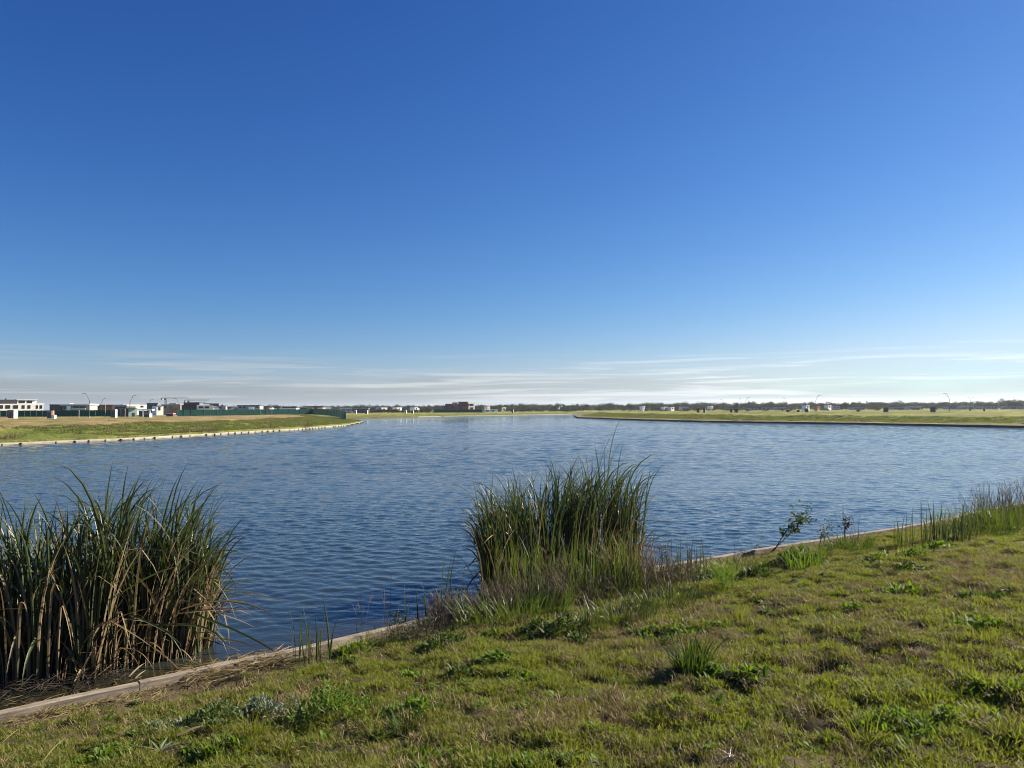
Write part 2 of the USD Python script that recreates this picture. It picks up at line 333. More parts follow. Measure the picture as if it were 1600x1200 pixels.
water_mat = mat('lake_water', {
    'd': ('attribute', {'attribute': 'depth'}), 'l': ('attribute', {'attribute': 'ruffle'}), 'g': ('geometry', {}),
    'c': ('rgb_ramp', {'ramp': [(0.0, (0.045, 0.028, 0.010)), (0.35, (0.022, 0.020, 0.010)), (0.8, (0.016, 0.024, 0.027)), (1.0, (0.016, 0.026, 0.030))]}),
    'mp': ('mapping', {'mapping_type': 'point', 'scale': (0.62, 1.0, 1.0), 'rotation': (0, 0, 0.12)}),
    'n1': ('noise_texture', {'scale': 11.0, 'detail': 4.0, 'roughness': 0.5}), 'n2': ('noise_texture', {'scale': 3.6, 'detail': 4.0, 'roughness': 0.55}),
    'b1': ('bump', {'strength': 0.32, 'distance': 0.02}), 'st': ('math', {'math_type': 'multiply', 'value2': 1.0, 'use_clamp': True}), 'b2': ('bump', {'distance': 0.075}),
    'p': ('principled_bsdf', {'roughness': 0.04, 'ior': 1.333, 'specular_ior_level': 0.5})},
    [('d.fac', 'c.fac'), ('g.position', 'mp.vector'), ('mp.vector', 'n1.vector'), ('mp.vector', 'n2.vector'), ('n1.fac', 'b1.height'), ('n2.fac', 'b2.height'),
     ('l.fac', 'st.value1'), ('st.value', 'b2.strength'), ('b1.normal', 'b2.normal'), ('b2.normal', 'p.normal'), ('c.color', 'p.base_color')], 'p.BSDF')
w = obj('lake_water', (WV.reshape(-1, 3), grid_faces(len(ang), len(rad))[:, ::-1]), water_mat, smooth=True, label='wind rippled blue lake filling the middle of the view', kind='structure')
pv = UsdGeom.PrimvarsAPI(w)
pv.CreatePrimvar('depth', Sdf.ValueTypeNames.FloatArray, 'vertex').Set(Vt.FloatArray.FromNumpy(depth.astype(np.float32)))
pv.CreatePrimvar('ruffle', Sdf.ValueTypeNames.FloatArray, 'vertex').Set(Vt.FloatArray.FromNumpy((lost * gust * calm).ravel().astype(np.float32)))
HAZE = 0.00008
# ------------------------------------------------------------------ far shore: walls, fences, houses, lamps, trees
white = plain('white_plaster', (0.72, 0.71, 0.68), 0.8, 0.06, 0.6)
grey = plain('grey_plaster', (0.26, 0.26, 0.26), 0.8, 0.12, 0.6)
brown = plain('brown_render', (0.17, 0.135, 0.11), 0.85, 0.2, 0.6)
dark = plain('dark_cladding', (0.040, 0.042, 0.048), 0.6, 0.2, 0.6)
brick = plain('red_brick', (0.17, 0.065, 0.040), 0.85, 0.25, 1.2)
orange = plain('orange_block', (0.45, 0.19, 0.10), 0.85, 0.15, 1.0)
concrete = plain('concrete', (0.38, 0.36, 0.33), 0.85, 0.12, 0.8)
glass = plain('dark_glass', (0.015, 0.018, 0.022), 0.12, 0.1, 0.5, spec=0.6)
teal = plain('pale_teal_sheet', (0.28, 0.42, 0.38), 0.6, 0.1, 0.4)
meshg = mat('green_shade_cloth', {'g': ('geometry', {}), 'o': ('object_info', {}), 'n': ('noise_texture', {'scale': 0.8, 'detail': 4.0}),
    'r': ('rgb_ramp', {'ramp': [(0.3, (0.011, 0.068, 0.064)), (0.7, (0.017, 0.095, 0.088))]}), 'p': ('principled_bsdf', {'roughness': 0.8, 'specular_ior_level': 0.2}),
    't': ('translucent_bsdf', {'color': (0.016, 0.150, 0.130)}), 'm': ('mix_closure', {'fac': 0.45})},
    [('g.position', 'n.vector'), ('n.fac', 'r.fac'), ('r.color', 'p.base_color'), ('p.BSDF', 'm.closure1'), ('t.BSDF', 'm.closure2')], 'm.closure')
greenpost = plain('green_painted_post', (0.008, 0.040, 0.036), 0.6, 0.1, 2.0)
steel = plain('galvanised_steel', (0.30, 0.31, 0.32), 0.45, 0.1, 2.0, metallic=0.6)
darksteel = plain('painted_steel', (0.05, 0.055, 0.06), 0.5, 0.1, 2.0)
pale_wood = plain('pale_timber', (0.27, 0.25, 0.215), 0.85, 0.22, 1.3)
tar_wood = plain('tarred_timber', (0.022, 0.020, 0.018), 0.7, 0.3, 3.0)
wet_wood = plain('dark_wet_timber', (0.050, 0.042, 0.032), 0.7, 0.35, 1.3)
brickp = plain('pillar_brick', (0.16, 0.115, 0.10), 0.85, 0.2, 2.0)
ZP = 1.25

def bar(p0, p1, w, h):
    """A squared timber from p0 to p1 (centre line), w across, h high."""
    p0, p1 = np.asarray(p0, float), np.asarray(p1, float); d = p1 - p0; L = np.linalg.norm(d); d /= L
    s = np.cross([0, 0, 1.0], d); s /= np.linalg.norm(s); u = np.cross(d, s); c = min(w, h) * 0.10
    prof = [(-w/2 + c, -h/2), (w/2 - c, -h/2), (w/2, -h/2 + c), (w/2, h/2 - c), (w/2 - c, h/2), (-w/2 + c, h/2), (-w/2, h/2 - c), (-w/2, -h/2 + c)]
    a = np.array([p0 + s * x + u * y for x, y in prof]); v = np.vstack([a, a + d * L]); n = 8
    f = [(i, (i + 1) % n, n + (i + 1) % n) for i in range(n)] + [(i, n + (i + 1) % n, n + i) for i in range(n)]
    f += [(0, i + 1, i) for i in range(1, n - 1)] + [(n, n + i, n + i + 1) for i in range(1, n - 1)]
    return v, np.array(f)

def shore_wall(label, P, side, step, top, keep, board_mat, post_mat, post_w, boards=2):
    t = thing('retaining_wall', label, 'retaining wall')
    S, _ = resample(P, step); S = S[keep(S)]
    nrm = np.gradient(S, axis=0); nrm = np.stack([nrm[:, 1], -nrm[:, 0]], 1) * side; nrm /= np.linalg.norm(nrm, axis=1, keepdims=True)
    hb = (top + 0.12) / boards
    for i in range(len(S) - 1):
        o = nrm[i] * 0.06
        for b in range(boards):
            zc = top - hb * (b + 0.5); j = rng.uniform(-0.012, 0.012)
            obj('board', bar((*(S[i] + o * (1 - 0.3 * b)), zc + j), (*(S[i + 1] + nrm[i + 1] * 0.06 * (1 - 0.3 * b) - (S[i + 1] - S[i]) * 0.006), zc + rng.uniform(-0.012, 0.012)), 0.09, hb - 0.012), board_mat, t)
        if post_w:
            q = S[i] + nrm[i] * 0.15 + rng.normal(0, 0.09, 2)
            obj('post', bar((*q, -0.5), (q[0], q[1] + 0.001, top - 0.06), post_w, post_w), post_mat, t)
    return t

shore_wall('long pale timber retaining wall with dark posts along the left bank', LEFT, 1, 1.62, 0.23, lambda S: (S[:, 1] > 60) & (S[:, 1] < 182), pale_wood, tar_wood, 0.16)
shore_wall('dark timber edging at the waterline of the right bank', RIGHT, -1, 4.0, 0.26, lambda S: (S[:, 1] > 90), wet_wood, tar_wood, 0.0, 2)
shore_wall('thin pale edging at the waterline across the far end of the lake', FAR, 1, 7.0, 0.16, lambda S: (S[:, 0] > -40) & (S[:, 0] < 45), pale_wood, tar_wood, 0.0, 1)

# --- fences of green shade cloth
def fence(label, knots, h, step):
    t = thing('fence', label, 'fence')
    K = np.array([at(px, 640, D)[:2] for px, D, _ in knots]); zk = [z for _, _, z in knots]
    L = np.concatenate([[0], np.cumsum(np.linalg.norm(np.diff(K, axis=0), axis=1))]); n = int(L[-1] / step); q = np.linspace(0, L[-1], n + 1)
    X = np.interp(q, L, K[:, 0]); Y = np.interp(q, L, K[:, 1]); Z = np.interp(q, L, zk)
    for i in range(n):
        d = np.array([X[i+1] - X[i], Y[i+1] - Y[i], 0]); l = np.linalg.norm(d); d /= l; s = np.array([-d[1], d[0], 0])
        nu = 5; u = np.linspace(0.05, l - 0.05, nu); sag = 0.05 * np.sin(np.pi * u / l) * rng.uniform(0.3, 1.6)
        b = np.array([X[i], Y[i], 0]) + d * u[:, None]; zt = np.interp(u, [0, l], [Z[i], Z[i+1]]); belly = rng.uniform(-0.06, 0.10) * np.sin(np.pi * u / l)
        rows = []
        for fr, hh in ((0, 0.04), (0.5, h * 0.5), (1, h)):
            r = b - s * (0.05 + belly * (fr == 0.5))[:, None]; r[:, 2] = zt + hh - (sag if fr == 1 else 0); rows.append(r)
        v = np.stack(rows, 1); v2 = v + s * 0.012
        f = grid_faces(nu, 3); f2 = f[:, ::-1] + v.shape[0] * 3
        obj('panel', (np.vstack([v.reshape(-1, 3), v2.reshape(-1, 3)]), np.vstack([f, f2])), meshg, t, smooth=True)
        obj('post', tube([(X[i] + s[0] * -0.09, Y[i] + s[1] * -0.09, Z[i] - 0.4), (X[i] + s[0] * -0.09, Y[i] + s[1] * -0.09, Z[i] + h + 0.06)], 0.045, 5), greenpost, t)
    return t
fence('long green shade cloth fence curving to an end near the shore of the left bank', [(277, 230, 1.30), (330, 237.2, 1.32), (400, 247.5, 1.36), (490, 262, 1.40), (512, 236, 1.30), (528, 207, 1.05), (541, 181, 0.55)], 1.95, 2.0)
fence('dark green shade cloth fence in front of the white house and dark villa', [(-45, 238, 1.30), (60, 235, 1.32), (196, 230, 1.30)], 2.0, 2.0)
fence('dark green fence round the unfinished red brick house', [(678, 410, 1.2), (757, 405, 1.2)], 1.7, 2.4)

# --- houses
def house(label, D, rz, blocks, windows=(), name='house', cat='house', doors=()):
    xs = [b[1] for b in blocks] + [b[2] for b in blocks]
    xc = at((min(xs) + max(xs)) / 2, 640, D)[0]; k = math.cos(rz)
    t = thing(name, label, cat, (xc, D, ZP), rz)
    def loc(px, py): q = at(px, py if py is not None else 640, D); return (q[0] - xc) / k, (q[2] - ZP if py is not None else -0.3)
    for part, x0, x1, y0, y1, m, l0, l1 in blocks:
        a, top = loc(x0, y0); b, bot = loc(x1, y1)
        mm = boxm(a, b, l0, l1, bot, top)
        w_ = obj(part, mm, m, t)
    for x0, x1, y0, y1, l in windows:
        a, top = loc(x0, y0); b, bot = loc(x1, y1); e = 0.07
        fr = trimesh.util.concatenate([boxm(a, b, l - 0.07, l + 0.02, top - e, top), boxm(a, b, l - 0.07, l + 0.02, bot, bot + e), boxm(a, a + e, l - 0.07, l + 0.02, bot + e, top - e),
                                       boxm(b - e, b, l - 0.07, l + 0.02, bot + e, top - e), boxm((a + b) / 2 - 0.025, (a + b) / 2 + 0.025, l - 0.065, l + 0.02, bot + e, top - e)])
        w_ = obj('window', fr, darksteel, t)
        obj('pane', boxm(a + e, b - e, l - 0.03, l + 0.015, bot + e, top - e), glass, w_)
    for x0, x1, y0, y1, l in doors:
        a, top = loc(x0, y0); b, bot = loc(x1, y1)
        obj('door', boxm(a, b, l - 0.04, l + 0.02, bot, top), dark, t)
    return t

R = math.radians
house('large white two storey house with a dark block on its roof terrace, far left', 320, R(38),
      [('ground_floor', 4, 56, 631.2, None, white, 0, 9), ('upper_floor', 28, 49, 624.6, 631.2, white, 1.0, 8), ('dark_block', 7, 28.2, 624.6, 631.2, dark, 0.6, 8), ('roof_slab', 27.4, 50, 623.9, 624.6, white, 0.6, 8.4), ('parapet', 49.2, 57, 630.2, 631.2, white, 0.2, 8.6), ('chimney', 16, 17.6, 622.6, 624.6, dark, 2, 2.6)],
      [(30, 36.5, 626, 630, 1.0), (38.5, 44, 626, 630, 1.0), (10, 13.5, 633, 638.5, 0), (16, 21, 633, 638.5, 0), (24, 29, 633, 638.5, 0), (33, 36, 633, 638.5, 0), (39, 42, 633, 638.5, 0), (48, 50, 633, 638.5, 0), (52, 54.5, 633, 638.5, 0)])
house('low grey house cut by the left edge of the picture', 345, 0, [('wall', -30, 8, 631, None, grey, 0, 9), ('roof_slab', -31, 8.6, 630.3, 631, dark, -0.4, 9.4)], [(-6, 0, 633, 637, 0)])
house('dark modern villa with a white roof slab beside the lamp post', 300, R(8),
      [('wall', 80, 96, 632.6, None, dark, 0, 9), ('main_wall', 96, 136, 633, None, grey, 1.2, 9), ('roof_slab', 95, 138, 631.2, 633, white, -0.4, 9.3), ('dark_roof', 79.4, 97, 631.8, 632.6, dark, -0.3, 9.2), ('white_column', 103.5, 109, 634.4, None, white, 0.6, 1.0), ('penthouse', 101, 106, 630, 631.2, white, 2, 5), ('sill', 110, 131, 638.2, 639.4, white, 0.6, 1.1)],
      [(112, 121, 634, 638, 1.2), (122, 130, 634, 638, 1.2), (98, 102, 634, 639, 1.2), (83, 88, 634, 639, 0)])
house('low red brown brick house beside the dark villa', 312, R(20), [('wall', 137, 176, 633, None, brick, 0, 9), ('roof_slab', 136, 178, 632.4, 633, dark, -0.3, 9.3), ('end_wall', 172, 176.6, 633.2, None, orange, -0.15, 0.02)], [(142, 147, 634.5, 638, 0), (152, 158, 634.5, 638, 0)])
house('small white house between two dark roofs left of the pale teal shed', 330, R(42), [('wall', 196.5, 213.5, 632.3, None, white, 0, 6), ('parapet', 196, 214, 631.7, 632.3, white, -0.1, 6.1)], [(204, 207, 635, 638, 0)])
house('white boxy house left of the grey brown house', 325, R(42), [('wall', 215.5, 229, 632.6, None, white, 0, 6), ('side_wall', 229, 231.5, 632.6, None, white, 0.5, 5)], [(221, 224, 634, 636.5, 0)])
house('long low dark house behind the end of the dark green fence', 290, R(5), [('wall', 180, 197, 635, None, dark, 0, 8), ('roof_slab', 177, 198.5, 632.6, 635, grey, -0.5, 8.5)], [(184, 189, 636.5, 639.5, 0)])
house('pale teal shed with dark doors beside the porch', 222, R(35), [('wall', 201, 209, 638.6, None, teal, 0, 3), ('roof_slab', 192, 210.5, 637.6, 638.6, darksteel, -0.4, 3.3), ('side_wall', 193, 201, 638.8, None, darksteel, 0.4, 3)], name='shed', cat='shed', doors=[(205.3, 208.2, 645, 651, 0)])
house('open white porch on square columns beside the teal shed', 226, R(15), [('roof_slab', 212, 236, 639.2, 641.2, white, 0, 4), ('column', 213, 214.6, 641.2, None, white, 0.2, 0.5), ('column', 222.5, 224.5, 641.2, None, white, 0.2, 0.5), ('column', 231.5, 234, 641.2, None, white, 0.2, 0.5), ('back_wall', 214.6, 231.5, 642, None, brown, 3.2, 3.5)], name='porch', cat='porch', doors=[(218, 221, 644, 651, 3.2)])
house('square grey brown house with a flat overhanging roof left of the tower crane', 300, R(22), [('wall', 231.5, 245, 630.6, None, brown, 0, 8), ('roof_slab', 230.6, 246.5, 629.6, 630.6, grey, -0.5, 8.4), ('low_wing', 245, 252, 634, None, grey, 1, 7)], [(234, 238, 633, 636.5, 0), (240, 243, 633, 636.5, 0)])
house('narrow white house front under the tower crane', 292, R(40), [('wall', 246, 253, 634.4, None, white, 0, 6), ('roof_slab', 245.5, 253.6, 633.8, 634.4, dark, -0.2, 6.2)], [(248, 250.5, 636, 641, 0)])
house('long grey brown house behind the bare tree', 335, R(5), [('wall', 253, 281, 632.4, None, brown, 0, 9), ('roof_slab', 252.4, 281.6, 631.6, 632.4, grey, -0.3, 9.3), ('upper_room', 262, 272, 630, 631.6, brown, 2, 7)], [(256, 260, 634.5, 638, 0), (266, 270, 634.5, 638, 0)])
house('black and white modern house with stacked cantilevered boxes', 300, R(24),
      [('black_box', 291.5, 312, 628.6, 632.6, dark, -0.5, 7), ('dark_floor', 289, 308.5, 632.6, None, dark, 0.4, 8), ('white_box', 308.5, 330, 633.2, None, white, 0, 7), ('terrace_roof', 312, 320, 628, 629.2, white, 0.5, 6), ('black_tower', 326.5, 338, 630.2, 634.5, dark, 1.0, 7), ('stair_slab', 318, 327, 630.2, 631.4, dark, 0.2, 5), ('garden_wall', 330, 338.5, 637, None, white, 0.2, 4)],
      [(295, 300, 629.8, 632, -0.5), (303, 308, 629.8, 632, -0.5), (311, 317, 634.8, 638, 0), (319, 325, 634.8, 638, 0), (292, 297, 634.2, 638, 0.4)])
house('low grey house right of the black and white house', 335, R(15), [('wall', 339, 352, 634.4, None, grey, 0, 7), ('roof_slab', 338.5, 352.6, 633.7, 634.4, dark, -0.2, 7.2), ('water_tank', 345, 347.5, 632.2, 633.7, dark, 2, 3)], [(342, 346, 636, 638.5, 0)])
house('pale grey bungalow just left of the long grey block', 345, R(30), [('wall', 352.8, 365, 635.2, None, concrete, 0, 7), ('roof_slab', 352.2, 365.6, 634.6, 635.2, white, -0.2, 7.2)], [(356, 359, 636.5, 638.5, 0)])
house('long grey block with a row of windows above the green fence', 340, R(8), [('wall', 371.5, 405, 633.8, None, grey, 0, 9), ('roof_slab', 371, 405.4, 633, 633.8, dark, -0.3, 9.2), ('white_porch', 389, 397, 636, None, white, -1.2, 0)], [(374, 378, 635, 637.5, 0), (380, 384, 635, 637.5, 0), (399, 403, 635, 637.5, 0)])
house('small dark house with a white gable end right of the long grey block', 360, R(40), [('wall', 413, 421, 635, None, dark, 0, 6), ('white_wall', 421, 427, 635.4, None, white, 0.3, 6), ('roof_slab', 412.6, 427.4, 634.4, 635, dark, -0.2, 6.2)], [(415, 418, 636.4, 638.4, 0)])
house('wide low house under two shallow dark roofs with a white band', 350, R(6), [('wall', 429, 462, 637.4, None, white, 0, 9), ('dark_roof', 428, 439, 635.3, 637.4, dark, -0.4, 9), ('dark_roof', 441, 463, 636, 637.4, dark, -0.4, 9), ('upper_room', 453, 462.6, 634.8, 636, brown, 1, 7)], [(433, 437, 638, 640, 0)])
house('long dark flat roofed house behind the middle of the green fence', 365, R(4), [('wall', 464, 484, 637.6, None, dark, 0, 8), ('roof_slab', 463.6, 485, 637, 637.6, grey, -0.3, 8.2)], [(468, 473, 638.4, 640, 0)])
house('dark brown two storey house with a white end wall right along the fence', 355, R(35), [('wall', 490, 504, 635, None, brown, 0, 7), ('white_wall', 504, 508, 636.6, None, white, 0.2, 6), ('roof_slab', 489.6, 504.4, 634.4, 635, dark, -0.2, 7.2), ('right_wing', 508, 516, 635.6, None, grey, 0.6, 6)], [(493, 497, 636.5, 639, 0)])
house('dark grey house with a white stripe past the end of the green fence', 420, R(12), [('wall', 531, 549, 638.4, None, grey, 0, 8), ('roof_slab', 530.6, 549.6, 637.8, 638.4, white, -0.2, 8.2)], [(535, 539, 639.6, 641.4, 0), (543, 546, 639.6, 641.4, 0)])
house('long dark house behind the white marker pillar on the far shore', 430, R(5), [('wall', 553, 575, 638.6, None, dark, 0, 9), ('roof_slab', 552.6, 575.6, 638, 638.6, grey, -0.3, 9.2)], [(560, 565, 639.6, 641.6, 0)])
house('low white house with a dark base, leftmost pale house of the far shore', 450, R(40), [('wall', 596, 604, 637.2, None, white, 0, 6), ('roof_slab', 595.6, 604.4, 636.7, 637.2, white, -0.1, 6.2), ('dark_wing', 588, 596, 638, None, dark, 0.5, 6)], [(598, 601, 638.6, 640.4, 0)])
house('bright white cube house on the far shore between dark trees', 460, R(44), [('wall', 621.5, 627.5, 636.8, None, white, 0, 5), ('roof_slab', 621, 628, 636.4, 636.8, white, -0.1, 5.2)], [(623.5, 625, 638, 640, 0)])
house('white house right after the bright cube house on the far shore', 470, R(44), [('wall', 648.5, 653, 636.2, None, white, 0, 5), ('low_wing', 653, 655, 638, None, white, 0, 4), ('roof_slab', 648, 653.4, 635.8, 636.2, dark, -0.1, 5.2)], [(650, 651.5, 637.4, 639.4, 0)])
house('unfinished red brick house with an orange stair tower on the far shore', 430, R(12),
      [('ground_floor', 694, 731, 634.6, None, brick, 0, 10), ('left_upper_floor', 699, 709, 631, 634.6, brick, 0.6, 9), ('stair_tower', 708.6, 715.4, 628.6, 634.6, orange, 0.2, 5), ('right_upper_floor', 719.6, 731, 628.2, 634.6, brick, 0.4, 9), ('roof_slab', 719, 731.6, 627.6, 628.2, dark, -0.3, 9.4), ('middle_floor', 715.4, 719.6, 631.4, 634.6, brick, 1.2, 8), ('floor_slab', 693.4, 731.4, 634.2, 634.8, dark, -0.12, 10.1)],
      [(710.6, 713, 630.8, 633.4, 0.2), (697, 701, 636.4, 639.4, 0), (705, 710, 636.4, 639.4, 0), (717, 722, 636.4, 639.4, 0), (722, 728, 630, 633, 0.4)])
house('white house frame with open dark floors right of the red brick house', 440, R(30), [('wall', 732.4, 742, 634.4, None, white, 0, 6), ('slab', 733, 741.6, 630, 631.2, white, 0, 6), ('upper_wall', 733.6, 740.8, 631.2, 634.4, dark, 0.8, 5.6), ('column', 733, 733.8, 631.2, 634.4, white, 0.1, 0.4)], [(735, 739, 636.5, 639.5, 0)])
house('pale mint site fence hut in front of the far trees', 400, R(30), [('wall', 757, 778, 640.4, None, teal, 0, 2.4), ('roof_slab', 756.6, 778.4, 640, 640.4, white, -0.1, 2.5)], [(761, 764, 641.2, 642.6, 0), (769, 772, 641.2, 642.6, 0)], name='site_hut', cat='hut')
house('narrow white and red hut standing behind the mint site hut', 440, R(40), [('white_wall', 762, 764.6, 635.4, None, white, 0, 3), ('red_wall', 764.6, 765.8, 635.6, None, orange, 0, 2.6), ('roof_slab', 761.8, 766, 635, 635.4, white, -0.1, 3.1)], [(762.8, 763.8, 637, 638.4, 0)])
for lab, D, x0, x1, y, m in [
    ('pale house peeping from the trees left of the tallest far tree', 640, 785, 790, 636.4, white), ('white and rust coloured house in the middle of the far tree line', 620, 873, 880, 635, white),
    ('white house front deep in the trees, just right of the far point of land', 760, 1004, 1008, 634.8, white), ('tiny white house under the tallest clump of the right tree line', 700, 1037, 1043, 635.8, white),
    ('white low roofed house right of the tiny white house in the tree line', 680, 1048, 1054, 636, white), ('wide pale house behind the leftmost dark pillar on the right field', 650, 1066, 1076, 635.6, concrete),
    ('small white house between two pillars on the right field', 640, 1110, 1114, 634.6, white), ('long dark roofed house across the middle of the right tree line', 560, 1173, 1189, 636.6, grey),
    ('grey house with a pale side near the left leaning lamp on the right field', 560, 1190, 1204, 636, grey), ('light grey house behind the middle pillars of the right field', 580, 1214, 1230, 635.4, grey),
    ('white and tan house beside the tall right leaning lamp', 470, 1258, 1266, 633.6, white), ('tan house right behind the tall right leaning lamp', 480, 1277, 1281, 634.8, orange),
    ('white gabled house right of the tan house', 500, 1293, 1300, 633.4, white), ('dark grey terrace right of the white gabled house', 520, 1301, 1313, 633.8, grey),
    ('long grey house left of the stepped brick pillar', 540, 1334, 1352, 635.6, grey), ('wide grey house with dark roof right of the stepped brick pillar', 540, 1395, 1414, 635.4, grey),
    ('pale grey house between the broad brick pillar and the tall lamp', 560, 1420, 1440, 634.8, concrete), ('blue grey house right of the tall lamp', 540, 1484, 1500, 634.2, grey),
    ('white fronted house under the double armed lamp', 500, 1502, 1522, 634.4, concrete), ('long grey house near the right edge of the picture', 540, 1536, 1560, 633.8, grey), ('last grey house at the right edge of the picture', 540, 1574, 1604, 633.6, grey)]:
    D = min(D, 505) if x0 > 1000 else D
    n = max(1, int((x1 - x0) / 5)); wx = np.linspace(x0, x1, n + 1)
    rz = R(40) if m in (white, orange) else R(6); dp_ = 2.6 if m in (white, orange) else 7
    house(lab, D, rz, [('wall', x0, x1, y + 0.5, None, m, 0, dp_), ('roof_slab', x0 - 0.5, x1 + 0.5, y - 0.1, y + 0.5, dark if m is grey else m, -0.3, dp_ + 0.2)],
          [(wx[i] + 0.28 * (wx[i+1] - wx[i]), wx[i] + 0.72 * (wx[i+1] - wx[i]), y + 1.6, y + 3.4, 0) for i in range(n)])

# --- service pillars
def pillar(label, x0, x1, top, D, m, side=None, cap=None, rz=R(-16), box=None):
    a = at(x0, top, D); b = at(x1, top, D); wd = (b[0] - a[0]) * 0.9
    t = thing('service_pillar', label, 'pillar', ((a[0] + b[0]) / 2, D, ZP), rz)
    h = a[2] - ZP; dp = wd * 0.5
    obj('body', boxm(-wd / 2, wd / 2, 0, dp, -0.3, h - 0.08), m, t)
    obj('cap', boxm(-wd / 2 - 0.05, wd / 2 + 0.05, -0.05, dp + 0.05, h - 0.08, h), cap or concrete, t)
    if side is not None: obj('side_panel', boxm(wd / 2, wd / 2 + 0.06, -0.02, dp + 0.02, -0.2, h - 0.10), side, t)
    obj('door', boxm(-wd * 0.3, wd * 0.3, -0.03, 0.0, h * 0.25, h * 0.75), dark, t)
    if box is not None: obj('meter_box', boxm(wd / 2 + 0.1, wd / 2 + 0.95, -0.1, 0.5, -0.1, 0.85), box, t)
    return t
pillar('dark service pillar with a white right side, first from the left edge', 10, 23.5, 640.6, 185, brickp, white)
pillar('dark service pillar with an orange panel and a low white box beside it', 72, 82, 642, 186, brickp, orange, box=white)
pillar('dark low service pillar with a slim white side near the red brown house', 172, 181, 639.6, 200, brickp, white)
pillar('purple brown service pillar with white side under the porch', 223.5, 235, 646, 196, brickp, white)
pillar('reddish service pillar with a white cap by the start of the long fence', 258, 272, 645.5, 215, brick, None, white)
pillar('white marker pillar at the left of the far shore', 553.6, 557, 640.6, 330, white, white)
pillar('dark pillar with bright white side second along the far shore', 570, 574.4, 641, 330, dark, white)
pillar('slim white pillar third along the far shore', 632, 635.4, 640.6, 345, white, white)
pillar('dark pillar with small white side fourth along the far shore', 642.6, 646, 641, 345, dark, white)
pillar('tiny dark pillar with white top on the far shore right of the mint hut', 799.6, 802.6, 639.6, 390, dark, white)
for lab, x0, x1, y, D, m, s in [
    ('dark pillar at the left end of the right field', 1088, 1093.4, 636.4, 280, dark, None), ('dark pillar with white top next to the leftmost one on the right field', 1098, 1102.4, 635, 280, dark, white),
    ('narrow pillar with white side left of a lamp on the right field', 1140, 1145, 637.4, 275, dark, white), ('squat dark pillar right under a lamp on the right field', 1147, 1153.6, 637.6, 272, dark, None),
    ('small dark pillar in the middle of the right field', 1228, 1234, 639.4, 300, dark, None), ('squat dark pillar between the middle lamps', 1244.6, 1250, 639.4, 295, dark, None),
    ('dark pillar before the white and tan house', 1257, 1263.6, 637, 270, dark, None), ('low dark pillar right of the white gabled house', 1338, 1344, 639.4, 300, dark, None),
    ('stepped brick pillar on the right field', 1380, 1388.6, 635, 250, brickp, None), ('broad brick pillar left of the tall lamp', 1453.6, 1462.4, 634, 245, brickp, None),
    ('slim dark pillar with a white spot right of the tall lamp', 1536, 1539.4, 637.4, 255, dark, white), ('short dark pillar under the double armed lamp', 1514, 1518, 639, 300, dark, None)]:
    pillar(lab, x0 + 0.5, x1 - 0.5, y + 0.9, D, m, s)

# --- street lamps, marker posts
def lamp_proto(label, loc, rz, sc, double=False):
    t = thing('street_lamp', label, 'street lamp'); UsdGeom.Xform(t).ClearXformOpOrder()
    x = UsdGeom.Xform(t); x.AddTranslateOp(UsdGeom.XformOp.PrecisionDouble, 'p').Set(Gf.Vec3d(*map(float, loc))); x.AddRotateZOp(UsdGeom.XformOp.PrecisionFloat, 'r').Set(math.degrees(rz)); x.AddScaleOp(UsdGeom.XformOp.PrecisionFloat, 's').Set(Gf.Vec3f(sc, sc, sc))
    obj('pole', tube([(0, 0, -0.3), (0, 0, 2.5), (0, 0, 4.7)], [0.11, 0.095, 0.08], 8), darksteel, t, smooth=True)
    obj('foot', boxm(-0.18, 0.18, -0.18, 0.18, -0.2, 0.25), concrete, t)
    for s in ((1, -1) if double else (1,)):
        u = np.linspace(0, 1, 9)
        pts = [(0, 0, 4.7), *[(s * (0.12 + 1.05 * a), 0, 4.75 + 1.85 * math.sin(a * 1.45)) for a in u[1:]]] if not double else [(0, 0, 4.7), (0, 0, 6.3), (s * 0.5, 0, 6.5), (s * 1.0, 0, 6.5)]
        obj('arm', tube(pts, 0.065, 6), darksteel, t, smooth=True)
        hx = pts[-1][0]
        obj('lamp_head', boxm(min(hx, hx + s * 0.85), max(hx, hx + s * 0.85), -0.14, 0.14, pts[-1][2] - 0.06, pts[-1][2] + 0.07), darksteel, t)
    return t
def lamp_at(px, hpx, sc=1.0): D = 6.75 * sc * 1200 / hpx; q = at(px, 640, D); return (q[0], D, ZP)
lamps = [('lamp post leaning left above the dark villa, tallest on the left bank', 139.5, 39, math.pi), ('lamp post with its arm to the right above the small white house', 203, 33, 0.0), ('small lamp post with arm to the right above the grey brown house', 232, 24, 0.2),
         ('lamp post with its arm to the left beside the bare tree', 279, 26, math.pi), ('lamp post above the red brown brick house', 157.5, 27, 0.0),
         ('left leaning lamp, first big one on the right field', 1131, 19, math.pi), ('right leaning lamp of the close pair on the right field', 1153, 19.5, 0.1), ('taller right leaning lamp of the close pair on the right field', 1165, 22.5, 0.0),
         ('short left leaning lamp right behind the close pair', 1172, 16, math.pi), ('left leaning lamp in the middle of the right field', 1229, 21, math.pi), ('tall right leaning lamp beside the tan house', 1275, 26, 0.0),
         ('tallest lamp of the right field, arm to the left', 1483.5, 29.5, math.pi), ('faint lamp over the trees at the left end of the right field', 1088, 15, 0.0)]
L0 = None
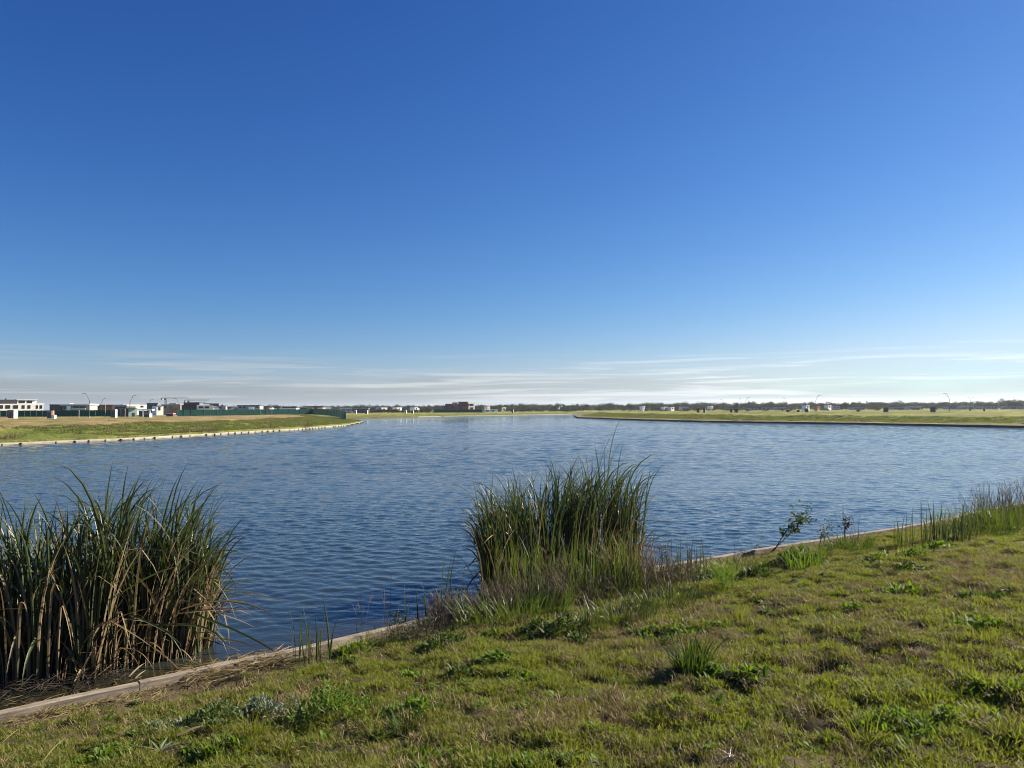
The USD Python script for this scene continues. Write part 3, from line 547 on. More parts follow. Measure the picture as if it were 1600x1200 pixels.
for lab, px, hp, rz in lamps:
    if L0 is None: L0 = lamp_proto(lab, lamp_at(px, hp), rz, 1.0); tag(L0, group='street lamps along the far roads')
    else:
        x = UsdGeom.Xform.Define(stage, numbered('/World/street_lamp')); x.GetPrim().GetReferences().AddInternalReference(L0.GetPath()); x.GetPrim().SetInstanceable(True)
        tag(x, lab, 'street lamp', 'street lamps along the far roads'); l = lamp_at(px, hp)
        x.GetPrim().GetAttribute('xformOp:translate:p').Set(Gf.Vec3d(*map(float, l))); x.GetPrim().GetAttribute('xformOp:rotateZ:r').Set(math.degrees(rz))
lamp_proto('double armed lamp with a flat top near the right edge', lamp_at(1517, 19.5), 0.0, 1.0, True)
for lab, px, hp, D in [('thin pale marker post before the dark villa', 123.5, 12, 195), ('thin grey post under the lamp of the red brown house', 164.5, 23, 200), ('thin post at the right end of the dark green fence', 195.5, 13, 200),
                       ('thin post beside the low white box of the second pillar', 83.2, 12, 186)]:
    q = at(px, 640, D); h = hp * D / 1200
    t = thing('marker_post', lab, 'post', (q[0], D, ZP))
    obj('shaft', tube([(0, 0, -0.3), (0, 0, h)], 0.06, 6), concrete, t); obj('cap', boxm(-0.08, 0.08, -0.08, 0.08, h, h + 0.06), white, t)

# --- tower cranes
def crane(label, px, ytop, D, jib, counter, ang):
    top = at(px, ytop, D); h = top[2] - ZP; t = thing('tower_crane', label, 'crane', (top[0], D, ZP), ang)
    parts = [bar((sx * 0.5, sy * 0.5, 0), (sx * 0.5, sy * 0.5 + 0.001, h), 0.16, 0.16) for sx in (-1, 1) for sy in (-1, 1)]
    for i in range(int(h / 1.2)):
        z = i * 1.2; s = 1 if i % 2 else -1
        parts += [bar((-0.5 * s, -0.5, z), (0.5 * s, -0.5, z + 1.2), 0.09, 0.09), bar((-0.5 * s, 0.5, z), (0.5 * s, 0.5, z + 1.2), 0.09, 0.09)]
    obj('mast', cat_mesh(parts), darksteel, t)
    def beam(x0, x1, z, e):
        pp = [bar((x0, y, z), (x1, y, z), 0.12, 0.12) for y in (-0.4, 0.4)] + [bar((x0, 0, z + e), (x1, 0, z + e), 0.12, 0.12)]
        k = int(abs(x1 - x0) / 1.5); xs = np.linspace(x0, x1, k + 1)
        for i in range(k): pp += [bar((xs[i], 0.4, z), (xs[i + 1], 0, z + e), 0.07, 0.07), bar((xs[i], -0.4, z), (xs[i + 1], 0, z + e), 0.07, 0.07)]
        return cat_mesh(pp)
    obj('jib', beam(0.6, jib, h + 0.4, 0.8), darksteel, t); obj('counter_jib', beam(-counter, -0.6, h + 0.4, 0.6), darksteel, t)
    obj('counterweight', boxm(-counter, -counter + 1.3, -0.5, 0.5, h - 1.0, h + 0.35), concrete, t)
    obj('cab', boxm(-0.6, 0.6, -1.2, -0.5, h - 0.9, h + 0.3), dark, t); obj('apex', cat_mesh([bar((-0.4, 0, h + 0.3), (0, 0.01, h + 2.6), 0.12, 0.12), bar((0.4, 0, h + 0.3), (0, 0.01, h + 2.6), 0.12, 0.12)]), darksteel, t)
    return t
crane('tower crane with a long jib to the right above the bare tree', 259, 623, 560, 16.0, 3.4, 0.0)
crane('lower tower crane whose jib crosses above the black and white house', 295, 626.6, 620, 16.5, 3.6, 0.0)

# --- far trees
tree_leaf = [leaf_mat('far_tree_leaf_' + n, r, 0.6, 0.2, (1.1, 1.2, 0.5), spec=0.2) for n, r in (('dark', [(0, (0.030, 0.045, 0.024)), (1, (0.065, 0.080, 0.040))]), ('grey', [(0, (0.045, 0.055, 0.032)), (1, (0.085, 0.090, 0.050))]))]
bark = plain('far_tree_bark', (0.09, 0.07, 0.055), 0.9, 0.2, 3.0)
def tree_parts(g, h, w, dense, openness):
    lobes = [(g.uniform(-0.5, 0.5) * w, g.uniform(-0.5, 0.5) * w, h * g.uniform(0.14, 0.86), w * g.uniform(0.24, 0.42)) for _ in range(13)]
    P = []
    for x, y, z, r in lobes:
        d = g.standard_normal((dense, 3)); d /= np.linalg.norm(d, axis=1, keepdims=True)
        P.append(np.array([x, y, z]) + d * r * g.uniform(openness, 1.05, (dense, 1)) * np.array([1, 1, 0.8]))
    P = np.vstack(P); n = len(P); a = g.standard_normal((n, 3)); a /= np.linalg.norm(a, axis=1, keepdims=True); b = np.cross(a, g.standard_normal((n, 3))); b /= np.linalg.norm(b, axis=1, keepdims=True)
    s = g.uniform(0.16, 0.40, (n, 1)); v = np.stack([P - a * s, P + b * s * 0.6, P + a * s, P - b * s * 0.6], 1).reshape(-1, 3)
    f = (np.arange(n)[:, None] * 4 + np.array([[0, 1, 2, 3]]))
    tr = [tube([(0, 0, -0.3), (0.05, 0, h * 0.25), (0.1, 0.05, h * 0.6)], [0.22, 0.17, 0.08], 6)] + [tube([(0.05, 0, h * 0.28), (x * 0.6, y * 0.6, z * 0.8), (x, y, z)], [0.1, 0.06, 0.02], 4) for x, y, z, r in lobes[:6]]
    return (v, f), cat_mesh(tr)
protos = []
for i in range(6):
    g = np.random.default_rng(100 + i)
    protos.append(tree_parts(g, 7.0, [6.5, 5.0, 7.5, 4.2, 6.0, 5.5][i], 75, 0.25))
tg = np.random.default_rng(55)
tree_src = {}
def far_tree(label, group, px, D, hpx, kind, name='tree'):
    q = at(px, 640, D); z = ZP - 0.1; sc = hpx * D / 1200 / 7.0
    rot = tg.uniform(0, 6.28); s3 = (sc * tg.uniform(0.95, 1.45), sc * tg.uniform(0.95, 1.45), sc)
    if kind not in tree_src:
        c = UsdGeom.Xform.Define(stage, '/World/Looks/../tree_kind' if False else f'/World/{name}_kind_{kind}')
        c.GetPrim().SetSpecifier(Sdf.SpecifierClass)
        obj('crown', protos[kind % 6][0], tree_leaf[1 if kind in (3, 5) else 0], c.GetPrim()); obj('trunk', protos[kind % 6][1], bark, c.GetPrim(), smooth=True)
        tree_src[kind] = c.GetPrim()
    return copy_of(tree_src[kind], name, label, (q[0], D, z), rot, s3, group, 'tree')
marks = [(0, 'the fence end'), (596, 'the leftmost pale house of the far shore'), (624, 'the bright white cube house'), (651, 'the white house beside the cube house'), (740, 'the unfinished red brick house'), (778, 'the mint site hut'), (878, 'the white and rust coloured house'),
         (930, 'the channel mouth'), (1018, 'the tallest round tree'), (1054, 'the white low roofed house'), (1102, 'the white topped pillar'), (1131, 'the first left leaning lamp'), (1165, 'the close pair of lamps'), (1229, 'the middle lamp'), (1275, 'the lamp by the tan house'), (1300, 'the white gabled house'),
         (1342, 'the low dark pillar'), (1384, 'the stepped brick pillar'), (1430, 'the pale grey house'), (1458, 'the broad brick pillar'), (1484, 'the tallest lamp'), (1517, 'the double armed lamp'), (1560, 'the last long grey house')]
words = ['first', 'second', 'third', 'fourth', 'fifth', 'sixth', 'seventh', 'eighth', 'ninth', 'tenth', 'eleventh', 'twelfth', 'thirteenth', 'fourteenth', 'fifteenth', 'sixteenth', 'seventeenth', 'eighteenth', 'nineteenth', 'twentieth', 'twenty first', 'twenty second', 'twenty third', 'twenty fourth', 'twenty fifth']
count = {}
x = 560.0
while x < 1606:
    zone = 'centre' if x < 900 else 'right'
    D = 600 + tg.uniform(0, 200) if zone == 'centre' else tg.uniform(520, 760)
    hp = (7.5 if x < 700 else 8.5) + tg.uniform(-2.2, 2.6) + (1.8 if 1010 < x < 1070 else 0) + (2.0 if 1560 < x else 0) + (2.2 if x > 1100 else 0.6)
    base_off = 3.0 * 0 + 0
    kk = int(tg.integers(0, 6)); lm = [q_ for q_ in marks if q_[0] <= x][-1]; count[lm] = count.get(lm, 0) + 1
    lab = f"{['round', 'bushy', 'tall', 'low', 'broad', 'greyish'][kk]} far tree, {words[count[lm] - 1]} right of {lm[1]}"
    far_tree(lab, 'trees in the far row', x, D, hp + 0.6, kk)
    x += tg.uniform(3.6, 7.0)
for lab, px, D, hp, k in [('tallest round tree in the far row, right of the far point of land', 1018, 640, 13, 0), ('tall tree clump near the right edge rising above the row', 1583, 600, 15, 2), ('brownish tree standing before the far row with a white house behind', 878, 560, 9, 5),
                          ('dark shrub tree on the near side of the black and white house', 300, 292, 8, 1), ('small dark tree behind the dark green fence by the white house', 62, 300, 6, 4), ('dark tree rising behind the green fence near its far end', 491, 350, 8.5, 3)]:
    far_tree(lab, None, px, D, hp, k)
# bare tree
g = np.random.default_rng(77); q = at(271, 640, 285); t = thing('bare_tree', 'leafless grey tree beside the tower crane', 'tree', (q[0], 285, ZP))
br = []
for i in range(46):
    a = g.uniform(0, 6.28); l = g.uniform(1.4, 3.0); p0 = np.array([0, 0, g.uniform(0.6, 2.2)]); p1 = p0 + l * np.array([math.cos(a) * 0.6, math.sin(a) * 0.6, 0.65]); p2 = p1 + 0.9 * np.array([math.cos(a + 0.5) * 0.5, math.sin(a + 0.5) * 0.5, 0.6])
    br.append(tube([p0, p1, p2], [0.05, 0.03, 0.012], 4))
    for _ in range(3):
        e = p1 + g.uniform(-1, 1, 3) * [0.7, 0.7, 0.3] + [0, 0, 0.6]; br.append(tube([p1, (p1 + e) / 2 + g.uniform(-.1, .1, 3), e], [0.025, 0.018, 0.008], 3))
obj('branches', cat_mesh(br), bark, t); obj('trunk', tube([(0, 0, -0.3), (0.03, 0, 1.2), (0, 0.05, 2.8)], [0.16, 0.12, 0.07], 7), bark, t, smooth=True)

# --- rough grass that roughens the far banks
def scatter(name, label, cat, protos_, P, mats, sc, g, parent_kind='stuff', rots=None):
    pi = UsdGeom.PointInstancer.Define(stage, numbered('/World/' + name)); tag(pi, label, cat, None, parent_kind)
    ps = UsdGeom.Scope.Define(stage, str(pi.GetPath()) + '/kinds'); paths = []
    for i, (m_, mt) in enumerate(zip(protos_, mats)):
        o = obj('clump', m_, mt, ps.GetPrim()); paths.append(o.GetPath())
    pi.CreatePrototypesRel().SetTargets(paths); n = len(P)
    pi.CreatePositionsAttr(Vt.Vec3fArray.FromNumpy(np.asarray(P, np.float32))); pi.CreateProtoIndicesAttr(Vt.IntArray.FromNumpy(g.integers(0, len(paths), n).astype(np.int32)))
    a = g.uniform(0, 2 * np.pi, n)
    pi.CreateOrientationsAttr(Vt.QuathArray([Gf.Quath(float(math.cos(k / 2)), 0, 0, float(math.sin(k / 2))) for k in a]))
    pi.CreateScalesAttr(Vt.Vec3fArray.FromNumpy(np.asarray(sc, np.float32) * np.ones((n, 3), np.float32)))
    return pi
g = np.random.default_rng(14)
wx = np.arange(300, 1640, 2.6); wp = np.array([[at(x_, 640, d_)[0], d_, ZP - 0.3] for x_, d_ in zip(wx + g.uniform(-2, 2, len(wx)), g.uniform(800, 1100, len(wx)))])
scatter('far_wood', 'low blue grey wood closing the horizon behind all houses', 'wood', [cat_mesh([protos[k][0], protos[k][1]]) for k in (0, 2, 4)], wp, [tree_leaf[0]] * 3, np.column_stack([g.uniform(1.2, 2.2, len(wx)), g.uniform(1.2, 2.0, len(wx)), g.uniform(0.75, 1.15, len(wx))]), g)
hx = np.concatenate([np.arange(552, 692, 2.4), np.arange(742, 900, 2.4), np.arange(980, 1610, 3.0)]); hd = np.where(hx < 700, g.uniform(432, 445, len(hx)), np.where(hx < 900, g.uniform(446, 600, len(hx)), g.uniform(440, 520, len(hx))))
keep_ = g.uniform(0, 1, len(hx)) < np.where(hx > 980, 0.25, 0.8); hx, hd = hx[keep_], hd[keep_]
hpnt = np.array([[at(x_, 640, d_)[0], d_, ZP - 0.2] for x_, d_ in zip(hx, hd)])
scatter('hedge_scrub', 'low dark scrub and hedges at the foot of the far houses', 'scrub', [cat_mesh([protos[k][0], protos[k][1]]) for k in (1, 3, 5)], hpnt, [tree_leaf[0], tree_leaf[0], tree_leaf[1]], np.column_stack([g.uniform(0.35, 0.8, len(hx)), g.uniform(0.35, 0.7, len(hx)), g.uniform(0.16, 0.36, len(hx)) * np.where(hx > 980, 0.7, 1)]), g)
g = np.random.default_rng(15)
bank_green = leaf_mat('bank_blade_green', [(0, (0.11, 0.135, 0.034)), (1, (0.19, 0.20, 0.065))], 0.6, 0.45)
bank_dry = leaf_mat('bank_blade_dry', [(0, (0.13, 0.10, 0.05)), (1, (0.26, 0.20, 0.11))], 0.7, 0.25, (1.1, 1.0, 0.8))
def tuft_mesh(g, n, L, W, spread, lean=0.5):
    r = spread * np.sqrt(g.uniform(0, 1, n)); a = g.uniform(0, 6.28, n)
    return ribbons(np.stack([r * np.cos(a), r * np.sin(a), 0 * a - 0.03], 1), g.uniform(0, 6.28, n), g.uniform(0.05, lean, n), L * g.uniform(0.5, 1.1, n), W, g.uniform(0.2, 0.9, n), 3, 0.5, fold=0, g=g)
bt = [tuft_mesh(g, 40, 0.22, 0.035, 0.40) for _ in range(4)]
def on_bank(p, S, D, svals, g, n, u0, u1, s0, s1):
    i = g.integers(int(u0 * len(S)), int(u1 * len(S)), n); s = g.uniform(s0, s1, n)
    xy = S[i] + D[i] * s[:, None] + g.uniform(-0.8, 0.8, (n, 1)) * np.array([0.2, 1.0]); j = np.clip(np.searchsorted(svals, s) + 1, 1, p.shape[1] - 1)
    k = np.clip(j - 1, 1, None); f = ((s - svals[k - 1]) / np.maximum(svals[np.minimum(j - 1 + 0, len(svals) - 1)] - svals[k - 1], 1e-6)); f = np.clip(f, 0, 1)
    z = p[i, j, 2]
    return np.column_stack([xy, z - 0.02])
scatter('rough_grass', 'rough green grass on the slope of the left bank', 'grass', bt, on_bank(Lp, LS, LD, sv, g, 4500, 0.30, 0.80, 0.3, 13.0), [bank_green, bank_green, bank_green, bank_dry], g.uniform(0.6, 1.3, (4500, 1)), g)
scatter('rough_grass', 'rough dark green and beige grass on the slope of the right bank', 'grass', bt, on_bank(Rp, RS, RD, sv, g, 5500, 0.15, 1.0, 4.0, 13.5), [bank_green, bank_green, bank_green, bank_dry], g.uniform(0.6, 1.4, (5500, 1)), g)

# ------------------------------------------------------------------ the air: faint haze that fades the far trees
air = mat('pale_air', {'v': ('principled_volume', {'color': (0.78, 0.88, 1.0), 'density': HAZE, 'anisotropy': 0.35})}, [], None, 'v.volume')
hz = trimesh.creation.box([12400, 9400, 64.0]); hz.apply_translation([0, 3500, 28.0])
if HAZE > 0: obj('haze', hz, air, label='thin pale air that softens the far shore', kind='stuff')
# ------------------------------------------------------------------ near shore timber edging
weather = mat('weathered_timber', {
    'tc': ('geometry', {}), 'mp': ('mapping', {'mapping_type': 'point', 'rotation': (0, 0, -math.atan2(SE[1], SE[0])), 'scale': (1.0, 14.0, 14.0)}),
    'mv': ('vector_rotate', {'invert': True, 'angle': math.atan2(SE[1], SE[0])}),
    'n': ('noise_texture', {'scale': 2.2, 'detail': 7.0, 'roughness': 0.65}), 'n2': ('noise_texture', {'scale': 5.0, 'detail': 5.0, 'roughness': 0.7}),
    'r': ('rgb_ramp', {'ramp': [(0.25, (0.075, 0.064, 0.052)), (0.5, (0.20, 0.172, 0.14)), (0.75, (0.38, 0.34, 0.285))]}),
    'r2': ('rgb_ramp', {'ramp': [(0.34, (0.35, 0.36, 0.32)), (0.5, (1.0, 1.0, 1.0))]}), 'm': ('mix', {'mix_type': 'multiply', 'fac': 0.8}),
    'b': ('bump', {'strength': 0.7, 'distance': 0.008}), 'p': ('principled_bsdf', {'roughness': 0.9, 'specular_ior_level': 0.2})},
    [('tc.position', 'mv.vector'), ('mv.vector', 'mp.vector'), ('mp.vector', 'n.vector'), ('tc.position', 'n2.vector'), ('n.fac', 'r.fac'), ('n2.fac', 'r2.fac'), ('r.color', 'm.color1'), ('r2.color', 'm.color2'),
     ('m.color', 'p.base_color'), ('n.fac', 'b.height'), ('b.normal', 'p.normal')], 'p.BSDF')
edge = thing('timber_edging', 'weathered grey timber beam edging along the near shore', 'timber edging')
g = np.random.default_rng(21); t0 = -8.0
while t0 < 32:
    L = g.uniform(2.3, 3.3); n = 9
    tq = np.linspace(t0, t0 + L - 0.012, n); x, y = near_xy(tq, np.full(n, -0.005 + g.uniform(-0.015, 0.015)))
    zt = 0.155 + g.uniform(-0.012, 0.012); zc = zt - 0.055
    tilt = g.uniform(-0.01, 0.01) * np.linspace(-1, 1, n)
    prof = np.array([(-0.052, -0.055), (0.052, -0.055), (0.054, 0.047), (0.045, 0.055), (-0.045, 0.055), (-0.054, 0.047)])
    v = np.array([[[x[i] + SN[0] * a, y[i] + SN[1] * a, zc + tilt[i] + b] for a, b in prof] for i in range(n)])
    v += (meshkit.noise(v * 7, 3) - 0.5)[..., None] * 0.010
    k = 6; i, j = np.meshgrid(np.arange(n - 1), np.arange(k), indexing='ij'); q = np.stack([i * k + j, (i + 1) * k + j, (i + 1) * k + (j + 1) % k, i * k + (j + 1) % k], -1).reshape(-1, 4)
    f = np.vstack([q[:, [0, 1, 2]], q[:, [0, 2, 3]], [(0, a, a + 1) for a in range(1, 5)], [((n-1)*k, (n-1)*k + a + 1, (n-1)*k + a) for a in range(1, 5)]])
    obj('beam', (v.reshape(-1, 3), f), weather, edge, smooth=35)
    lv = v.copy(); lv[..., 2] -= 0.135; lv[..., 0] -= SN[0] * 0.02; lv[..., 1] -= SN[1] * 0.02
    obj('lower_board', (lv.reshape(-1, 3), f), weather, edge, smooth=35)
    t0 += L

# ------------------------------------------------------------------ plant materials
reed_green = leaf_mat('reed_leaf_green', [(0, (0.052, 0.070, 0.026)), (0.45, (0.110, 0.128, 0.052)), (0.72, (0.175, 0.180, 0.082)), (0.9, (0.24, 0.22, 0.11)), (1, (0.34, 0.29, 0.17))], 0.42, 0.30, (1.2, 1.25, 0.45), spec=0.45)
reed_light = leaf_mat('reed_leaf_light', [(0, (0.075, 0.105, 0.028)), (0.8, (0.135, 0.165, 0.048)), (1, (0.22, 0.19, 0.08))], 0.42, 0.35, (1.2, 1.25, 0.45), spec=0.45)
reed_dry = leaf_mat('reed_leaf_dry', [(0, (0.20, 0.155, 0.085)), (0.5, (0.34, 0.275, 0.165)), (1, (0.52, 0.44, 0.29))], 0.6, 0.22, (1.1, 0.95, 0.7))
reed_brown = leaf_mat('reed_leaf_brown', [(0, (0.075, 0.054, 0.030)), (1, (0.20, 0.145, 0.080))], 0.7, 0.15, (1.1, 0.95, 0.7))
blade = leaf_mat('lawn_blade', [(0, (0.140, 0.160, 0.030)), (0.5, (0.240, 0.272, 0.056)), (0.85, (0.315, 0.330, 0.100)), (1, (0.42, 0.37, 0.20))], 0.6, 0.50, (1.25, 1.30, 0.40), spec=0.22)
straw = leaf_mat('lawn_straw', [(0, (0.19, 0.150, 0.070)), (0.6, (0.31, 0.255, 0.135)), (1, (0.46, 0.39, 0.23))], 0.7, 0.25, (1.1, 1.0, 0.8))
weed_bright = leaf_mat('weed_leaf_bright', [(0, (0.095, 0.150, 0.024)), (1, (0.165, 0.220, 0.040))], 0.6, 0.45, (1.25, 1.35, 0.35), spec=0.22)
weed_dark = leaf_mat('weed_leaf_dark', [(0, (0.050, 0.080, 0.020)), (1, (0.095, 0.135, 0.034))], 0.6, 0.35, (1.2, 1.3, 0.4), spec=0.22)
weed_grey = leaf_mat('weed_leaf_silver', [(0, (0.12, 0.15, 0.10)), (1, (0.26, 0.29, 0.22))], 0.6, 0.2, (1.0, 1.1, 0.8))
stalk = leaf_mat('dry_stalk', [(0, (0.11, 0.080, 0.060)), (1, (0.26, 0.195, 0.145))], 0.8, 0.1, (1.0, 0.9, 0.8))
stalk_dark = leaf_mat('dark_stalk', [(0, (0.035, 0.026, 0.020)), (1, (0.085, 0.055, 0.040))], 0.8, 0.1, (1.0, 0.9, 0.8))
bone = plain('bleached_twig', (0.55, 0.52, 0.45), 0.8, 0.15, 20.0)
mud = plain('wet_mud', (0.035, 0.026, 0.017), 0.55, 0.35, 6.0, bump=0.5)

# ------------------------------------------------------------------ lawn: grass in many small clumps
def lawn_clump(g, n, r, L, W, lean):
    a = g.uniform(0, 6.28, n); q = r * np.sqrt(g.uniform(0, 1, n)); b = np.stack([q * np.cos(a), q * np.sin(a), np.full(n, -0.012)], 1)
    return ribbons(b, g.uniform(0, 6.28, n), g.uniform(0.1, lean, n), L * g.uniform(0.4, 1.25, n), W * g.uniform(0.7, 1.3, n), g.uniform(0.2, 1.1, n), 3, g.uniform(-0.8, 0.8, n), fold=0, g=g)
g = np.random.default_rng(31)
n = 280000
tq = g.uniform(-12, 34, n); sq = g.uniform(0.06, 13.5, n); gx, gy = near_xy(tq, sq)
P3 = np.stack([gx, gy, near_z(gx, gy)], -1)
w_ = (P3 - EYE) @ Fw; ok = w_ > 0.35; P3, tq, sq = P3[ok], tq[ok], sq[ok]
ppx, ppy = project(P3); ok = (ppx > -900) & (ppx < 3200) & (ppy < 2600); P3, tq, sq = P3[ok], tq[ok], sq[ok]
dry = meshkit.fbm(P3 * np.array([0.55, 0.55, 0]) + 3.1, 3, 8); dry2 = meshkit.fbm(P3 * np.array([1.9, 1.9, 0]) + 7.7, 2, 18)
thin = np.clip((sq - 0.1) / 1.1, 0.25, 1) * np.where(tq < 5.2, np.clip((sq - 0.55) / 0.6, 0.04, 1), 1)
lush = meshkit.fbm(P3 * np.array([1.1, 1.1, 0]) + 11.0, 3, 28)
pick = g.uniform(0, 1, len(P3))
kd = 0.09 + 1.0 * np.clip(dry - 0.45, 0, 1) + 0.9 * np.clip(dry2 - 0.52, 0, 1) + 0.5 * np.clip(0.9 - sq, 0, 1)
is_dry = g.uniform(0, 1, len(P3)) < kd
near = np.linalg.norm(P3 - EYE, axis=1)
dens = np.clip(1.15 - near / 60, 0.5, 1) * thin
tufty = meshkit.noise(P3 * np.array([7.0, 7.0, 0]) + 5.0, 44); tufty = tufty * 0.75 + 0.25 * meshkit.noise(P3 * np.array([17.0, 17.0, 0]), 45)
keep = pick < dens * np.clip((tufty - 0.30) * 1.9, 0.20, 0.95)
G = keep & ~is_dry; Dm = keep & is_dry
green_protos = [lawn_clump(g, n_, r_, l, 0.0060, le) for n_, r_, l, le in ((70, 0.085, 0.046, 1.15), (90, 0.10, 0.056, 1.0), (80, 0.11, 0.038, 1.3), (60, 0.07, 0.070, 0.8))]
dry_protos = [lawn_clump(g, 90, 0.13, l, 0.0048, le) for l, le in ((0.055, 1.45), (0.045, 1.5), (0.075, 1.3))]
sg = (0.30 + 0.75 * np.clip(lush[G], 0, 1)[:, None] + 0.55 * tufty[G][:, None]) * np.array([1.1, 1.1, 1.0])
print('lawn', G.sum(), Dm.sum())
scatter('lawn_grass', 'short green mown grass covering the near bank', 'grass', green_protos, P3[G], [blade] * 4, sg, g)
scatter('dry_grass', 'tan dead grass matted between the green grass of the near bank', 'grass', dry_protos, P3[Dm], [straw] * 3, 0.8 + 0.5 * g.uniform(0, 1, (Dm.sum(), 1)), g)

# ------------------------------------------------------------------ reeds
def leaf_group(parent, n_parts, m, name, mat_, arrays):
    """The first n_parts leaves become parts of their own, the rest one part."""
    base, az, lean, L, W, droop, tw, kink, ka, nseg, power = arrays
    cut = lambda sl: ribbons(base[sl], az[sl], lean[sl], L[sl], W[sl], droop[sl], nseg, tw[sl], shape='strap', kink=kink[sl], kinkat=ka[sl], power=power, fold=0.22)
    for i in range(min(n_parts, len(base))): obj(name, cut(slice(i, i + 1)), mat_, parent)
    if len(base) > n_parts:
        obj(name + '_mass', cut(slice(n_parts, None)), mat_, parent, kind='stuff')

def reed_bed(label, foot, n_green, n_dry, Lg, parts, g, dirs=(0.35, 0.9), lean=0.16, az0=None, wid=0.022, tops=((0, 1), (1, 1)), kinks=0.06):
    c = foot(np.array([0.5]), np.array([0.5]))[0]; t = thing('reed_bed', label, 'reeds')
    def arr(n, Lr, leanr, droopr, pk, power, nseg, w, front=False):
        u, v = g.uniform(0, 1, n), g.uniform(0, 1, n)
        if front: v = v ** 2.2
        b = foot(u, v); o = np.argsort(np.linalg.norm(b[:, :2], axis=1)); b = b[o]; u = u[o]
        az = g.uniform(0, 2 * np.pi, n)
        out = np.clip(np.abs(u - 0.5) * 2 - 0.35, 0, 1); az = np.where(g.uniform(0, 1, n) < 0.35 + 0.6 * out, np.where(u > 0.45, 0.1, math.pi) + g.normal(0, 0.6, n), az)
        hs = np.interp(u, *tops) * (0.80 + 0.36 * meshkit.noise(np.stack([b[:, 0] * 2.6, b[:, 1] * 2.6, 0 * u], 1), 5)) * np.where(g.uniform(0, 1, n) < 0.06, 1.12, 1.0)
        return [b, az, np.abs(g.normal(0, leanr, n)) + 0.05 * out * g.uniform(0, 1, n), g.uniform(*Lr, n) * hs, w * g.uniform(0.65, 1.25, n), g.uniform(*droopr, n), g.uniform(-1.0, 1.0, n),
                np.where(g.uniform(0, 1, n) < pk, g.uniform(0.7, 2.3, n), 0.0), g.uniform(0.3, 0.85, n), nseg, power]
    leaf_group(t, parts[0], None, 'leaf', reed_green, arr(n_green, Lg, lean, dirs, kinks, 4.5, 12, wid))
    leaf_group(t, parts[1], None, 'dry_leaf', reed_dry, arr(n_dry, (Lg[0] * 0.4, Lg[1] * 0.92), lean * 1.7, (0.2, 1.3), 0.42, 2.4, 9, wid * 0.9, True))
    leaf_group(t, 0, None, 'dead_leaf', reed_brown, arr(n_dry, (Lg[0] * 0.25, Lg[1] * 0.55), lean * 1.5, (0.1, 0.9), 0.3, 1.4, 5, wid * 0.8))
    return t

g = np.random.default_rng(41)
def foot_left(u, v):
    px = -150 + 460 * u; py = np.interp(px, [-150, 0, 110, 200, 310], [1092, 1078, 1068, 1045, 1022])
    b = np.array([onz(a, c_, 0.0) for a, c_ in zip(px, py)]); b = b + np.stack([0.05 * np.ones_like(u), 1.0 + 0 * u, 0 * u], 1) * (v * np.interp(u, [0, 0.7, 1], [1.7, 1.3, 0.5]))[:, None]
    b[:, 2] = -0.10; return b
left_bed = reed_bed('large dense reed bed standing in the water at the lower left', foot_left, 780, 430, (1.35, 2.30), (150, 150), g, dirs=(0.2, 1.9), lean=0.065, wid=0.034, tops=((0, 0.35, 0.5, 0.65, 0.88, 1), (1.02, 0.98, 1.10, 1.00, 1.10, 0.92)), kinks=0.15)
for i in range(16):                                     # dry leaves arching out over the water on the right
    b_ = foot_left(np.array([g.uniform(0.86, 1.0)]), np.array([g.uniform(0, 0.8)])); b_[:, 2] = g.uniform(0.1, 0.7)
    obj('arching_leaf', ribbons(b_, g.normal(0.0, 0.5), g.uniform(0.15, 0.5), g.uniform(0.7, 1.35), 0.02, g.uniform(1.2, 2.2), 10, g.uniform(-0.6, 0.6), power=1.5, fold=0.2), reed_dry if i % 3 else reed_light, left_bed)
def foot_mid(u, v):
    px = 762 + 246 * u; py = np.interp(px, [756, 860, 1000], [946, 922, 892])
    b = np.array([onz(a, c_, 0.05) for a, c_ in zip(px, py)]); b = b + np.array([-0.35, 0.9, 0]) * (0.1 + v * np.interp(u, [0, 0.1, 0.35, 0.85, 1], [0.15, 0.6, 1.5, 1.3, 0.4]))[:, None]
    b[:, 2] = -0.1; return b
reed_bed('tall dark green reed bed in the middle of the near shore', foot_mid, 900, 240, (1.35, 2.20), (130, 60), g, dirs=(0.2, 1.8), lean=0.055, wid=0.030, tops=((0, 0.08, 0.3, 0.55, 0.8, 1), (0.68, 0.90, 1.0, 1.06, 1.16, 0.98)))

